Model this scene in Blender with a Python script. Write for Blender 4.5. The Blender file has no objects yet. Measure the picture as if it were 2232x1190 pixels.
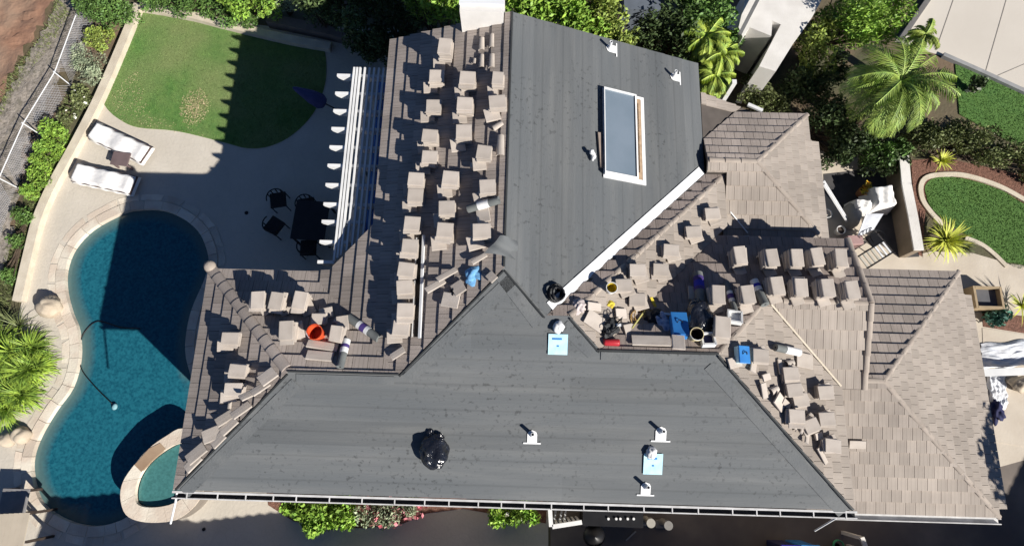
import bpy, bmesh, math, random
import numpy as np
from mathutils import Vector, Matrix
from mathutils.geometry import tessellate_polygon
random.seed(7); rng = np.random.default_rng(7)
sc = bpy.context.scene; COL = sc.collection

# ---------------------------------------------------------------- camera, sky, sun, exposure
F, TILT, HEAD, H = 1340., math.radians(14.9), math.radians(1.6), 17.0
cam = bpy.data.objects.new('camera', bpy.data.cameras.new('camera')); COL.objects.link(cam)
cam.location = (0, 0, H); cam.rotation_euler = (TILT, 0, HEAD)
cam.data.sensor_width = 36; cam.data.lens = F / 2232 * 36; cam.data.clip_end = 2000
sc.camera = cam
SUN = Vector((1.185, -.951, 1)).normalized()
w = bpy.data.worlds.new('World'); sc.world = w; w.use_nodes = True
nt = w.node_tree; sky = nt.nodes.new('ShaderNodeTexSky'); sky.sky_type = 'NISHITA'; sky.sun_disc = False; sky.air_density = .5; sky.dust_density = .1; sky.ozone_density = 5.
sky.sun_elevation = math.asin(SUN.z); sky.sun_rotation = math.atan2(SUN.x, SUN.y)
nt.links.new(sky.outputs[0], nt.nodes['Background'].inputs[0]); nt.nodes['Background'].inputs[1].default_value = .063
ld = bpy.data.lights.new('sun', 'SUN'); ld.energy = 5.0; ld.angle = math.radians(.5); ld.color = (1, .955, .88)
lo = bpy.data.objects.new('sun', ld); COL.objects.link(lo); lo.rotation_euler = SUN.to_track_quat('Z', 'Y').to_euler()
sc.view_settings.view_transform = 'Standard'; sc.view_settings.look = 'None'; sc.view_settings.gamma = 1
sc.view_settings.exposure = .5; sc.cycles.diffuse_bounces = 2

_R = Matrix.Rotation(HEAD, 3, 'Z') @ Matrix.Rotation(TILT, 3, 'X')
def P(px, py, z=0.):                                     # where a sight line meets the height z
    d = _R @ Vector(((px-1116)/F, -(py-595)/F, -1)); t = (z-H)/d.z
    return Vector((d.x*t, d.y*t, z))
def PP(px, py, pl, h=0.):                                # where it meets a roof plane z = a x + b y + c
    d = _R @ Vector(((px-1116)/F, -(py-595)/F, -1)); a, b, c = pl
    t = (c+h-H)/(d.z-a*d.x-b*d.y)
    return Vector((d.x*t, d.y*t, H+d.z*t))
def poly(pts, z=0.): return [tuple(P(x, y, z)[:2]) for x, y in pts]
def smooth(pts, n=6, closed=True):
    out = []; N = len(pts)
    rng_ = range(N) if closed else range(N-1)
    for i in rng_:
        g = (lambda k: pts[k % N]) if closed else (lambda k: pts[max(0, min(N-1, k))])
        p0, p1, p2, p3 = (Vector(g(i+k)) for k in (-1, 0, 1, 2))
        for k in range(n):
            t = k/n
            out.append(tuple(.5*((2*p1)+(-p0+p2)*t+(2*p0-5*p1+4*p2-p3)*t*t+(-p0+3*p1-3*p2+p3)*t**3)))
    if not closed: out.append(tuple(pts[-1]))
    return out

# ---------------------------------------------------------------- materials
def M(name, c1, c2=None, scale=4., rough=.8, bump=0., bscale=60., attr=0., orand=0., spec=.3, metal=0., detail=4., c3=None, s3=1., stretch=None, contrast=(.35, .65)):
    m = bpy.data.materials.new(name); m.use_nodes = True; n = m.node_tree; N = n.nodes; L = n.links
    b = N['Principled BSDF']; b.inputs['Roughness'].default_value = rough; b.inputs['Metallic'].default_value = metal
    b.inputs['Specular IOR Level'].default_value = spec
    tc = N.new('ShaderNodeTexCoord'); co = tc.outputs['Object']
    if stretch:
        mp = N.new('ShaderNodeMapping'); mp.inputs['Scale'].default_value = stretch; L.new(tc.outputs['Object'], mp.inputs[0]); co = mp.outputs[0]
    def noise(s, d=detail):
        t = N.new('ShaderNodeTexNoise'); t.inputs['Scale'].default_value = s; t.inputs['Detail'].default_value = d; L.new(co, t.inputs['Vector'])
        r = N.new('ShaderNodeMapRange'); r.inputs[1].default_value, r.inputs[2].default_value = contrast; L.new(t.outputs[0], r.inputs[0]); return r.outputs[0]
    def mix(f, a, c, blend='MIX'):
        x = N.new('ShaderNodeMix'); x.data_type = 'RGBA'; x.blend_type = blend
        if isinstance(f, float): x.inputs[0].default_value = f
        else: L.new(f, x.inputs[0])
        for i, v in ((6, a), (7, c)):
            if isinstance(v, tuple): x.inputs[i].default_value = (*v, 1)
            else: L.new(v, x.inputs[i])
        return x.outputs[2]
    col = mix(noise(scale), c1, c2 or tuple(v*.8 for v in c1))
    if c3: col = mix(noise(s3), col, c3)
    for kind, amt in (('a', attr), ('o', orand)):
        if amt:
            if kind == 'a': s = N.new('ShaderNodeAttribute'); s.attribute_name = 'rnd'; o = s.outputs['Fac']
            else: s = N.new('ShaderNodeObjectInfo'); o = s.outputs['Random']
            r = N.new('ShaderNodeMapRange'); r.inputs[3].default_value = 1-amt; r.inputs[4].default_value = 1+amt; L.new(o, r.inputs[0])
            h = N.new('ShaderNodeHueSaturation'); L.new(r.outputs[0], h.inputs['Value']); L.new(col, h.inputs['Color']); col = h.outputs[0]
    L.new(col, b.inputs['Base Color'])
    if bump:
        t = N.new('ShaderNodeTexNoise'); t.inputs['Scale'].default_value = bscale; t.inputs['Detail'].default_value = 5; L.new(co, t.inputs['Vector'])
        bp = N.new('ShaderNodeBump'); bp.inputs['Strength'].default_value = bump; bp.inputs['Distance'].default_value = .03
        L.new(t.outputs[0], bp.inputs['Height']); L.new(bp.outputs[0], b.inputs['Normal'])
    m['_'] = 0; del m['_']
    return m, n, b, col, mix
def MS(*a, **k): return M(*a, **k)[0]

m_tile = {}
def tile_mat(name, c1, c2, ribs=1.):
    m, n, b, col, mix = M(name, c1, c2, scale=2.2, rough=.85, attr=.12, bump=.25, bscale=70, c3=tuple(v*.8 for v in c2), s3=.6, contrast=(.4, .75))
    N, L = n.nodes, n.links
    uv = N.new('ShaderNodeAttribute'); uv.attribute_name = 'uu'
    s = N.new('ShaderNodeMath'); s.operation = 'SINE'; k = N.new('ShaderNodeMath'); k.operation = 'MULTIPLY'; k.inputs[1].default_value = 2*math.pi/.085
    L.new(uv.outputs['Fac'], k.inputs[0]); L.new(k.outputs[0], s.inputs[0])
    r = N.new('ShaderNodeMapRange'); r.inputs[1].default_value = -1; r.inputs[2].default_value = -.4; r.inputs[3].default_value = 1-.22*ribs; r.inputs[4].default_value = 1
    L.new(s.outputs[0], r.inputs[0]); h = N.new('ShaderNodeHueSaturation'); L.new(r.outputs[0], h.inputs['Value']); L.new(col, h.inputs['Color']); L.new(h.outputs[0], b.inputs['Base Color'])
    return m
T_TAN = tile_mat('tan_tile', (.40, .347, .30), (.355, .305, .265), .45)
T_SHD = tile_mat('shade_darkened_tile', (.33, .275, .245), (.25, .205, .18), .6)  # darker copy of the roof tile, north slope shade put into the colour
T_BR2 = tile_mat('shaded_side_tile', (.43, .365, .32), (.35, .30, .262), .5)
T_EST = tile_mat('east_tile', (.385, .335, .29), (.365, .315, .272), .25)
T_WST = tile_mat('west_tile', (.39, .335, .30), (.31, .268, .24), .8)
T_STK = MS('loose_tile', (.52, .46, .405), (.44, .385, .335), scale=3, orand=.13, bump=.2, rough=.85)
T_CAP = MS('cap_tile', (.39, .335, .285), (.32, .27, .23), scale=3, attr=.12, bump=.2)
def felt_mat(name, stretch):
    m, n, b, col, mix = M(name, (.122, .128, .132), (.148, .153, .154), scale=2.5, rough=.75, attr=.12, bump=.2, bscale=25, stretch=stretch, detail=6, c3=(.106, .114, .120), s3=.9)
    N, L = n.nodes, n.links
    tc = N.new('ShaderNodeTexCoord')
    t = N.new('ShaderNodeTexNoise'); t.inputs['Scale'].default_value = 12; t.inputs['Detail'].default_value = 4; L.new(tc.outputs['Object'], t.inputs['Vector'])
    r = N.new('ShaderNodeMapRange'); r.inputs[1].default_value = .58; r.inputs[2].default_value = .68; r.inputs[3].default_value = 1; r.inputs[4].default_value = .6; L.new(t.outputs[0], r.inputs[0])
    t2 = N.new('ShaderNodeTexNoise'); t2.inputs['Scale'].default_value = .7; t2.inputs['Detail'].default_value = 3; L.new(tc.outputs['Object'], t2.inputs['Vector'])
    r2 = N.new('ShaderNodeMapRange'); r2.inputs[1].default_value = .38; r2.inputs[2].default_value = .6; L.new(t2.outputs[0], r2.inputs[0])
    mm = N.new('ShaderNodeMix'); mm.inputs[2].default_value = 1; L.new(r2.outputs[0], mm.inputs[0]); L.new(r.outputs[0], mm.inputs[3])
    h = N.new('ShaderNodeHueSaturation'); L.new(mm.outputs[0], h.inputs['Value']); L.new(col, h.inputs['Color']); L.new(h.outputs[0], b.inputs['Base Color'])
    return m
def lay_lines(m, axis, per):
    n = m.node_tree; N, L = n.nodes, n.links; b = N['Principled BSDF']; src = b.inputs['Base Color'].links[0].from_socket
    g = N.new('ShaderNodeNewGeometry'); sp = N.new('ShaderNodeSeparateXYZ'); L.new(g.outputs['Position'], sp.inputs[0]); col = src
    for p_, wd, amt in ((per, .07, .86), (per/3, .09, .96)):
        a = N.new('ShaderNodeMath'); a.operation = 'PINGPONG'; a.inputs[1].default_value = p_/2; L.new(sp.outputs[axis], a.inputs[0])
        r_ = N.new('ShaderNodeMapRange'); r_.inputs[1].default_value = 0; r_.inputs[2].default_value = p_*wd; r_.inputs[3].default_value = amt; r_.inputs[4].default_value = 1; L.new(a.outputs[0], r_.inputs[0])
        h = N.new('ShaderNodeHueSaturation'); L.new(r_.outputs[0], h.inputs['Value']); L.new(col, h.inputs['Color']); col = h.outputs[0]
    L.new(col, b.inputs['Base Color']); return m
FELT_S = lay_lines(felt_mat('grey_felt_rolled_east_west', (.25, 3, 1)), 1, .47); FELT_E = lay_lines(felt_mat('grey_felt_rolled_north_south', (3, .25, 1)), 0, .44)
DECK = MS('roof_deck_edge', (.10, .085, .075)); STUCCO = MS('stucco', (.46, .39, .31), (.42, .35, .28), scale=3, bump=.3, bscale=50)
WHITE = MS('white_paint', (.78, .78, .77), (.68, .68, .68), scale=3, rough=.5); WST = MS('white_stucco', (.76, .73, .69), (.66, .63, .59), scale=2, bump=.3, bscale=40)
METAL = MS('bright_galvanised_metal', (.76, .77, .78), (.70, .71, .73), scale=3, rough=.45); DGREY = MS('dark_grey', (.05, .052, .055)); BLACK = MS('black_plastic', (.012, .012, .014), rough=.4)
WOOD = MS('raw_wood', (.44, .31, .2), (.32, .22, .14), scale=8); DWOOD = MS('dark_wood', (.07, .05, .04), (.04, .03, .025), scale=8)
GLASS = MS('skylight_glass', (.17, .21, .255), (.14, .18, .22), scale=1.2, rough=.12, spec=.6)
CONC = MS('patio_concrete', (.60, .55, .475), (.52, .475, .405), scale=1.3, bump=.25, bscale=12, c3=(.555, .50, .42), s3=.35, detail=8)
_n = CONC.node_tree; _b = _n.nodes['Principled BSDF']; _s = _b.inputs['Base Color'].links[0].from_socket; _v = _n.nodes.new('ShaderNodeTexVoronoi'); _v.feature = 'DISTANCE_TO_EDGE'; _v.inputs['Scale'].default_value = 5.5
_t = _n.nodes.new('ShaderNodeTexCoord'); _n.links.new(_t.outputs['Object'], _v.inputs['Vector']); _r = _n.nodes.new('ShaderNodeMapRange'); _r.inputs[2].default_value = .05; _r.inputs[3].default_value = .93; _r.inputs[4].default_value = 1; _n.links.new(_v.outputs[0], _r.inputs[0])
_h = _n.nodes.new('ShaderNodeHueSaturation'); _n.links.new(_r.outputs[0], _h.inputs['Value']); _n.links.new(_s, _h.inputs['Color']); _n.links.new(_h.outputs[0], _b.inputs['Base Color'])
CONC2 = MS('pale_path', (.60, .53, .44), (.53, .46, .375), scale=1.5, bump=.15, bscale=20, detail=8)
DRIVE = MS('neighbour_slab', (.62, .57, .50), (.57, .52, .455), scale=.5, detail=8, bump=.1, bscale=20)
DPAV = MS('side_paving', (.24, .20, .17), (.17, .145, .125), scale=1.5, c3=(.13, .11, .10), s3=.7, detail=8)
KERB = MS('cream_kerb', (.64, .57, .46), (.54, .47, .37), scale=3, bump=.25, bscale=25)
STONE = MS('coping_flagstone', (.66, .60, .50), (.58, .49, .40), scale=1.6, attr=.16, bump=.3, bscale=20, contrast=(.42, .58))
BOULD = MS('boulder_stone', (.52, .44, .34), (.40, .33, .25), scale=4, bump=.5, bscale=8, attr=.1)
DIRT = MS('bare_earth', (.22, .145, .10), (.15, .11, .075), scale=1.2, bump=.6, bscale=9, c3=(.08, .085, .045), s3=.5, detail=8)
RED = MS('red_earth', (.36, .20, .13), (.24, .135, .09), scale=2.2, bump=.8, bscale=9, c3=(.30, .21, .15), s3=.8, detail=10)
RUBB = MS('grey_rubble', (.25, .215, .18), (.13, .12, .09), scale=4, bump=1., bscale=14, detail=10, c3=(.33, .29, .25), s3=9)
MULCH = MS('red_mulch', (.24, .12, .085), (.13, .065, .045), scale=14, bump=.9, bscale=30, detail=8)
def leafm(name, a, b_, attr=.55): return MS(name, tuple(v*1.75 for v in a) if max(a) < .4 else a, tuple(v*1.75 for v in b_) if max(b_) < .5 else b_, scale=6, rough=.55, attr=attr, spec=.35)
L_MID = leafm('leaf_mid_green', (.075, .13, .03), (.05, .10, .025)); L_DRK = leafm('leaf_dark_green', (.035, .06, .022), (.05, .07, .025))
L_BRT = leafm('leaf_bright_green', (.16, .24, .035), (.10, .19, .03)); L_YEL = leafm('leaf_yellow_green', (.17, .20, .04), (.11, .155, .035))
L_OLV = leafm('leaf_olive', (.10, .115, .045), (.065, .08, .03)); L_GRY = leafm('leaf_sage', (.21, .23, .15), (.15, .19, .12)); L_PNK = leafm('petal_pink', (.62, .16, .20), (.7, .35, .38), .3)
L_WHT = leafm('petal_white', (.75, .74, .68), (.7, .7, .6), .15); BARK = MS('bark', (.11, .08, .055), (.07, .05, .035), scale=8, bump=.5)
TARP = MS('white_sheet', (.8, .8, .82), (.66, .69, .74), scale=3, rough=.35, bump=.6, bscale=6); NAVY = MS('navy_fabric', (.018, .022, .07), (.03, .03, .09))
BLUE = MS('blue_plastic', (.03, .16, .45), (.04, .22, .55), rough=.4); LBLUE = MS('pale_blue_film', (.55, .78, .84), (.42, .68, .8), scale=6, rough=.3)
ORNG = MS('orange_plastic', (.72, .10, .03), (.6, .08, .03), rough=.45); YELW = MS('yellow_plastic', (.7, .55, .06), (.6, .45, .05)); REDP = MS('red_paint', (.45, .03, .04), rough=.35)
PURP = MS('purple_label', (.08, .05, .22)); VIOLET = MS('blue_label', (.04, .04, .42)); CUSH = MS('white_cover', (.82, .80, .78), (.76, .74, .72), scale=5, bump=.4, bscale=5); BRNF = MS('wicker_brown', (.12, .085, .08), (.08, .06, .055), scale=20)
PATH_T = MS('pale_panel', (.50, .43, .34), (.44, .38, .30), scale=2)
def grass_mat(name, a, b_, c, s3=.6):
    return MS(name, a, b_, scale=5, bump=.9, bscale=60, c3=c, s3=s3, detail=10, attr=.35)
GRASS = grass_mat('lawn_grass', (.095, .21, .05), (.14, .26, .065), (.21, .27, .10)); GRASS2 = grass_mat('east_lawn_grass', (.085, .19, .045), (.12, .235, .055), (.10, .20, .045))
DRYG = MS('dry_grass', (.50, .41, .26), (.34, .32, .16), scale=14, attr=.3)
def water_mat(name, teal, dark, rim):
    m, n, b, col, mix = M(name, teal, dark, scale=15, rough=.13, detail=5, spec=.4, bump=.14, bscale=8, contrast=(.38, .68))
    N, L = n.nodes, n.links; a = N.new('ShaderNodeAttribute'); a.attribute_name = 'rnd'
    L.new(mix(a.outputs['Fac'], col, rim), b.inputs['Base Color']); return m
WATER = water_mat('pool_water', (.016, .135, .185), (.007, .075, .115), (.09, .15, .145)); SPAW = water_mat('spa_water', (.055, .20, .20), (.035, .14, .14), (.11, .19, .17))

# ---------------------------------------------------------------- mesh building
ORI = {}
def tag(o, label=None, cat=None, group=None, kind=None):
    if label: o['label'] = label
    if cat: o['category'] = cat
    if group: o['group'] = group
    if kind: o['kind'] = kind
    return o
def thing(name, loc, label, cat, group=None):
    o = bpy.data.objects.new(name, None); COL.objects.link(o); o.location = loc; o.empty_display_size = .2; ORI[o.name] = Vector(loc)
    return tag(o, label, cat, group)
class MB:
    def __init__(s): s.v = []; s.f = []; s.r = []; s.u = []
    def add(s, vs, fs, r=.5, u=None):
        k = len(s.v); s.v += [tuple(x) for x in vs]; s.f += [tuple(i+k for i in f) for f in fs]; s.r += [r]*len(vs); s.u += (u if u else [0.]*len(vs)); return s
    def box(s, c, sz, rot=None, r=.5):
        rot = rot or Matrix.Identity(3)
        vs = [Vector(c)+rot @ Vector((sz[0]*x/2, sz[1]*y/2, sz[2]*z/2)) for x in (-1, 1) for y in (-1, 1) for z in (-1, 1)]
        return s.add(vs, [(0, 1, 3, 2), (4, 6, 7, 5), (0, 4, 5, 1), (2, 3, 7, 6), (0, 2, 6, 4), (1, 5, 7, 3)], r)
    def beam(s, a, b, wd, ht, up=(0, 0, 1), r=.5):
        a, b = Vector(a), Vector(b); x = (b-a); ln = x.length; x.normalize(); y = Vector(up).cross(x).normalized(); z = x.cross(y)
        return s.box((a+b)/2, (ln, wd, ht), Matrix((x, y, z)).transposed(), r)
    def prism(s, pts, z0, z1, r=.5, holes=None, bottom=True):
        pts = list(pts)
        if holes:
            loops = [pts]+holes; fl = [p for l in loops for p in l]
            tri = tessellate_polygon([[Vector((x, y, 0)) for x, y in l] for l in loops])
            s.add([(x, y, z1) for x, y in fl], [t for t in tri], r); return s
        n = len(pts); tri = tessellate_polygon([[Vector((x, y, 0)) for x, y in pts]])
        s.add([(x, y, z1) for x, y in pts]+[(x, y, z0) for x, y in pts], [tuple(t) for t in tri]+([tuple(i+n for i in t) for t in tri] if bottom else [])+[(i, (i+1) % n, (i+1) % n+n, i+n) for i in range(n)], r); return s
    def tube(s, path, rad, n=6, r=.5, cap=True):
        path = [Vector(p) for p in path]; k = len(path); rings = []
        for i, p in enumerate(path):
            d = (path[min(k-1, i+1)]-path[max(0, i-1)]).normalized(); a = d.orthogonal().normalized() if i == 0 else (rings_a-rings_a.project(d)).normalized(); rings_a = a; b = d.cross(a)
            R = rad[i] if isinstance(rad, (list, tuple)) else rad
            rings += [p+(a*math.cos(t*2*math.pi/n)+b*math.sin(t*2*math.pi/n))*R for t in range(n)]
        fs = [(i*n+j, i*n+(j+1) % n, (i+1)*n+(j+1) % n, (i+1)*n+j) for i in range(k-1) for j in range(n)]
        if cap: fs += [tuple(range(n))[::-1], tuple(range((k-1)*n, k*n))]
        return s.add(rings, fs, r)
    def lathe(s, prof, n=20, mat=None, r=.5):
        mat = mat or Matrix.Identity(4); vs = [mat @ Vector((R*math.cos(t*2*math.pi/n), R*math.sin(t*2*math.pi/n), z)) for R, z in prof for t in range(n)]
        return s.add(vs, [(i*n+j, i*n+(j+1) % n, (i+1)*n+(j+1) % n, (i+1)*n+j) for i in range(len(prof)-1) for j in range(n)], r)
    def blob(s, c, sz, seed=0, amp=.2, seg=14, r=.5, rot=None):
        R = random.Random(seed); ph = [(R.uniform(2, 7), R.uniform(0, 6), R.uniform(2, 7), R.uniform(0, 6)) for _ in range(5)]; vs = []; rot = rot or Matrix.Identity(3)
        for i in range(seg+1):
            for j in range(seg*2):
                th = math.pi*i/seg; f = 2*math.pi*j/(seg*2); d = Vector((math.sin(th)*math.cos(f), math.sin(th)*math.sin(f), math.cos(th)))
                k = 1+amp*sum(math.sin(a*d.x+b_+c_*d.z)*math.cos(c_*d.y+e) for a, b_, c_, e in ph)/2.5
                vs.append(Vector(c)+rot @ Vector((d.x*sz[0]*k, d.y*sz[1]*k, d.z*sz[2]*k)))
        m = seg*2
        return s.add(vs, [(i*m+j, i*m+(j+1) % m, (i+1)*m+(j+1) % m, (i+1)*m+j) for i in range(seg) for j in range(m)], r)
    def build(s, name, mat, parent=None, label=None, cat=None, group=None, kind=None, smooth=False, origin=None, bevel=0.):
        me = bpy.data.meshes.new(name); o = bpy.data.objects.new(name, me); COL.objects.link(o)
        if parent: og = ORI[parent.name]; o.parent = parent
        else:
            if origin is None: v = np.array(s.v); origin = ((v[:, 0].min()+v[:, 0].max())/2, (v[:, 1].min()+v[:, 1].max())/2, v[:, 2].min()) if kind != 'structure' else (0, 0, 0)
            og = Vector(origin); o.location = og
        ORI[o.name] = og
        me.from_pydata([(x-og.x, y-og.y, z-og.z) for x, y, z in s.v], [], s.f)
        a = me.attributes.new('rnd', 'FLOAT', 'POINT'); a.data.foreach_set('value', s.r)
        if any(s.u): a = me.attributes.new('uu', 'FLOAT', 'POINT'); a.data.foreach_set('value', s.u)
        me.materials.append(mat)
        if smooth: me.polygons.foreach_set('use_smooth', [True]*len(me.polygons))
        me.update()
        if bevel: md = o.modifiers.new('bevel', 'BEVEL'); md.width = bevel; md.segments = 2; md.limit_method = 'ANGLE'
        return tag(o, label, cat, group, kind)

def onslope(pl, yaw):
    a, b, _ = pl; h = Vector((math.cos(yaw), math.sin(yaw), a*math.cos(yaw)+b*math.sin(yaw))).normalized()
    n = Vector((-a, -b, 1)).normalized(); return Matrix((h, n.cross(h), n)).transposed()
def zp(pl, x, y): return pl[0]*x+pl[1]*y+pl[2]

# ---------------------------------------------------------------- ground
pool_px = [(266, 464), (202, 498), (161, 541), (143, 588), (143, 635), (155, 682), (169, 719), (172, 780), (155, 843), (119, 894), (87, 948), (70, 995), (70, 1038), (83, 1085), (108, 1114), (155, 1139), (206, 1148), (253, 1139), (290, 1120), (340, 1080), (400, 1030), (428, 960), (425, 850), (408, 780), (408, 733), (420, 676), (446, 615), (457, 575), (452, 541), (434, 504), (397, 474), (353, 457), (303, 456)]
pool = smooth(poly(pool_px), 4)
def area(p): return sum(p[i][0]*p[(i+1) % len(p)][1]-p[(i+1) % len(p)][0]*p[i][1] for i in range(len(p)))/2
if area(pool) < 0: pool = pool[::-1]
def offset(pts, d):
    n = len(pts); out = []
    for i in range(n):
        a, b = Vector(pts[i-1]), Vector(pts[(i+1) % n]); t = (b-a).normalized(); out.append((pts[i][0]+t.y*d, pts[i][1]-t.x*d))
    return out
S = dict(kind='structure')
MB().prism([(-300, -300), (300, -300), (300, 300), (-300, 300)], 0, 0, holes=[pool]).build('ground', DIRT, **S)
def sheet(name, px, mat, z, z0=-.01, world=None, holes=None, sm=0):
    p = world or (smooth(poly(px), sm) if sm else poly(px)); mb = MB(); mb.prism(p, z0, z, holes=holes)
    return mb.build(name, mat, **S)
# patio round the pool (stamped concrete)
pat = poly([(292, 20), (222, 214), (126, 396), (70, 560), (40, 690), (0, 850), (-120, 1000), (-160, 1400), (1195, 1400), (1195, 900), (1150, 300), (860, 60), (600, 60)])
sheet('patio', None, CONC, .012, world=pat, holes=[pool])
# stones of the pool coping, one by one along the edge
mb = MB(); n = len(pool); inn, out = offset(pool, -.02), offset(pool, .24)
i = 0
while i < n:
    k = random.choice((2, 3, 3)); j = min(n, i+k); ring = [inn[q % n] for q in range(i, j+1)]+[out[q % n] for q in range(j, i-1, -1)]
    c = Vector((sum(p[0] for p in ring)/len(ring), sum(p[1] for p in ring)/len(ring))); ring = [tuple(c+(Vector(p)-c)*.975) for p in ring]
    mb.prism(ring, -.12, .035+random.uniform(0, .008), r=random.random()); i = j
out2 = offset(pool, .47); i = 0
while i < n:
    j = min(n, i+random.choice((3, 4))); ring = [tuple(Vector(out[q % n])) for q in range(i, j+1)]+[out2[q % n] for q in range(j, i-1, -1)]
    c = Vector((sum(p[0] for p in ring)/len(ring), sum(p[1] for p in ring)/len(ring))); ring = [tuple(c+(Vector(p)-c)*random.uniform(.7, .97)) for p in ring]
    if random.random() < .55: mb.prism(ring, 0, .022+random.uniform(0, .004), r=random.random()); i = j
mb.build('pool_coping', STONE, **S)
mb = MB(); mb.add([(x, y, -.1) for x, y in pool]+[(x, y, -1.2) for x, y in offset(pool, -.15)], [(i, (i+1) % n, (i+1) % n+n, i+n) for i in range(n)]); mb.build('pool_wall', MS('pool_plaster', (.10, .16, .16)), **S)
# water: rings inward, attribute = how shallow
mb = MB(); rings = [(0, 1), (.10, .95), (.2, .8), (.32, .35), (.42, 0.)]; vs = []; rr = []
for d, a in rings: vs += [(x, y, -.10) for x, y in offset(pool, -d)]; rr += [a*(.9 if x < -8.8 else .15) for x, y in pool]
fs = [(q*n+i, q*n+(i+1) % n, (q+1)*n+(i+1) % n, (q+1)*n+i) for q in range(len(rings)-1) for i in range(n)]
last = [Vector((x, y, 0)) for x, y, _ in vs[-n:]]; fs += [tuple(q+(len(rings)-1)*n for q in t) for t in tessellate_polygon([last])]
mb.v, mb.f, mb.r, mb.u = vs, fs, rr, [0.]*len(vs); mb.build('pool_water', WATER, **S)

lawn_px = [(304, 26), (530, 70), (708, 108), (712, 150), (706, 195), (683, 248), (640, 293), (590, 319), (540, 324), (487, 311), (387, 287), (302, 279), (262, 262), (235, 239), (221, 213), (262, 128)]
lawn = poly(lawn_px[:3])+smooth(poly(lawn_px[2:15]), 4, False)+poly(lawn_px[15:])
sheet('lawn', None, GRASS, .03, world=lawn)
def inside(p, x, y):
    c = False; n = len(p); j = n-1
    for i in range(n):
        if (p[i][1] > y) != (p[j][1] > y) and x < (p[j][0]-p[i][0])*(y-p[i][1])/(p[j][1]-p[i][1])+p[i][0]: c = not c
        j = i
    return c
def blades(name, region, N, hgt, mat, z, wd=.012, fn=None):
    xs = [p[0] for p in region]; ys = [p[1] for p in region]; vs = []; fs = []; rr = []
    for _ in range(N):
        x, y = random.uniform(min(xs), max(xs)), random.uniform(min(ys), max(ys))
        if not inside(region, x, y) or (fn and random.random() > fn(x, y)): continue
        a = random.uniform(0, 6.28); h = hgt*random.uniform(.6, 1.3); dx, dy = math.cos(a)*wd, math.sin(a)*wd; lx, ly = random.uniform(-.6, .6)*h, random.uniform(-.6, .6)*h
        k = len(vs); vs += [(x-dx, y-dy, z), (x+dx, y+dy, z), (x+lx, y+ly, z+h)]; fs.append((k, k+1, k+2)); q = random.random(); rr += [q, q, q]
    mb = MB(); mb.v, mb.f, mb.r, mb.u = vs, fs, rr, [0.]*len(vs); return mb.build(name, mat, kind='stuff', origin=(0, 0, 0))
blades('grass_blades', lawn, 42000, .020, GRASS, .03)
dp = P(425, 235); 
blades('dry_grass_patch', poly([(385, 225), (425, 180), (465, 190), (465, 275), (420, 292), (375, 270)]), 9000, .03, DRYG, .03, wd=.016, fn=lambda x, y: max(0, 1.0-math.hypot((x-dp.x)/.5, (y-dp.y)/.72)))
blades('worn_grass', poly([(240, 210), (300, 150), (330, 250), (470, 300), (380, 290), (260, 262)]), 2500, .03, DRYG, .03)
sheet('east_lawn', [(2016, 420), (2018, 402), (2040, 388), (2100, 390), (2180, 415), (2240, 450), (2400, 520), (2400, 640), (2240, 580), (2180, 568), (2130, 530), (2070, 490), (2030, 455)], GRASS2, .03, sm=3)
blades('east_lawn_blades', smooth(poly([(2016, 420), (2040, 388), (2100, 390), (2180, 415), (2240, 450), (2240, 580), (2180, 568), (2130, 530), (2070, 490), (2030, 455)]), 3), 16000, .016, GRASS2, .03)
sheet('north_east_lawn', [(2080, 130), (2240, 205), (2600, 370), (2600, 420), (2240, 330), (2180, 300), (2090, 250)], GRASS2, .03)
blades('north_east_lawn_blades', poly([(2080, 130), (2240, 205), (2240, 330), (2180, 300), (2090, 250)]), 9000, .018, GRASS2, .03)
# hillside, rubble strip, planting beds
def rough_sheet(name, px, mat, z, amp, step=.16):
    p = poly(px); xs = [q[0] for q in p]; ys = [q[1] for q in p]; mb = MB(); R = random.Random(3)
    nx, ny = int((max(xs)-min(xs))/step)+2, int((max(ys)-min(ys))/step)+2; idx = {}
    hh = [[R.uniform(-1, 1) for _ in range(ny+2)] for _ in range(nx+2)]
    for i in range(nx):
        for j in range(ny):
            x, y = min(xs)+i*step, min(ys)+j*step
            if inside(p, x, y): idx[i, j] = len(mb.v); mb.v.append((x+R.uniform(-.05, .05), y+R.uniform(-.05, .05), z+amp*(1+.5*hh[i][j]+.8*math.sin(x*1.3+.5*y)*math.cos(y*.9)))); mb.r.append(.5); mb.u.append(0.)
    for (i, j), k in list(idx.items()):
        if all(q in idx for q in ((i+1, j), (i, j+1), (i+1, j+1))): mb.f.append((k, idx[i+1, j], idx[i+1, j+1], idx[i, j+1]))
    return mb.build(name, mat, smooth=True, **S)
rough_sheet('hillside', [(-400, -200), (150, -60), (100, 60), (30, 180), (-20, 300), (-60, 600), (-400, 800)], RED, .01, .09)
rough_sheet('rubble_slope', [(150, -60), (200, -30), (170, 110), (60, 330), (30, 560), (-60, 700), (-60, 300), (30, 180), (100, 60)], RUBB, .01, .06, .12)
sheet('planting_bed', [(200, -30), (320, -20), (288, 30), (222, 205), (130, 380), (70, 545), (36, 690), (-60, 900), (-60, 690), (0, 560), (60, 400), (120, 240), (170, 110)], DIRT, .008)
sheet('east_path', [(1780, 330), (1960, 330), (1975, 350), (2000, 555), (2030, 548), (2120, 552), (2200, 575), (2400, 600), (2400, 700), (2240, 690), (2240, 1000), (1880, 1100), (1800, 900)], CONC2, .012)
sheet('mulch_bed', [(1985, 350), (2060, 345), (2240, 385), (2500, 470), (2500, 560), (2240, 450), (2100, 395), (2020, 400), (2010, 560), (2000, 555)], MULCH, .018)
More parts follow.
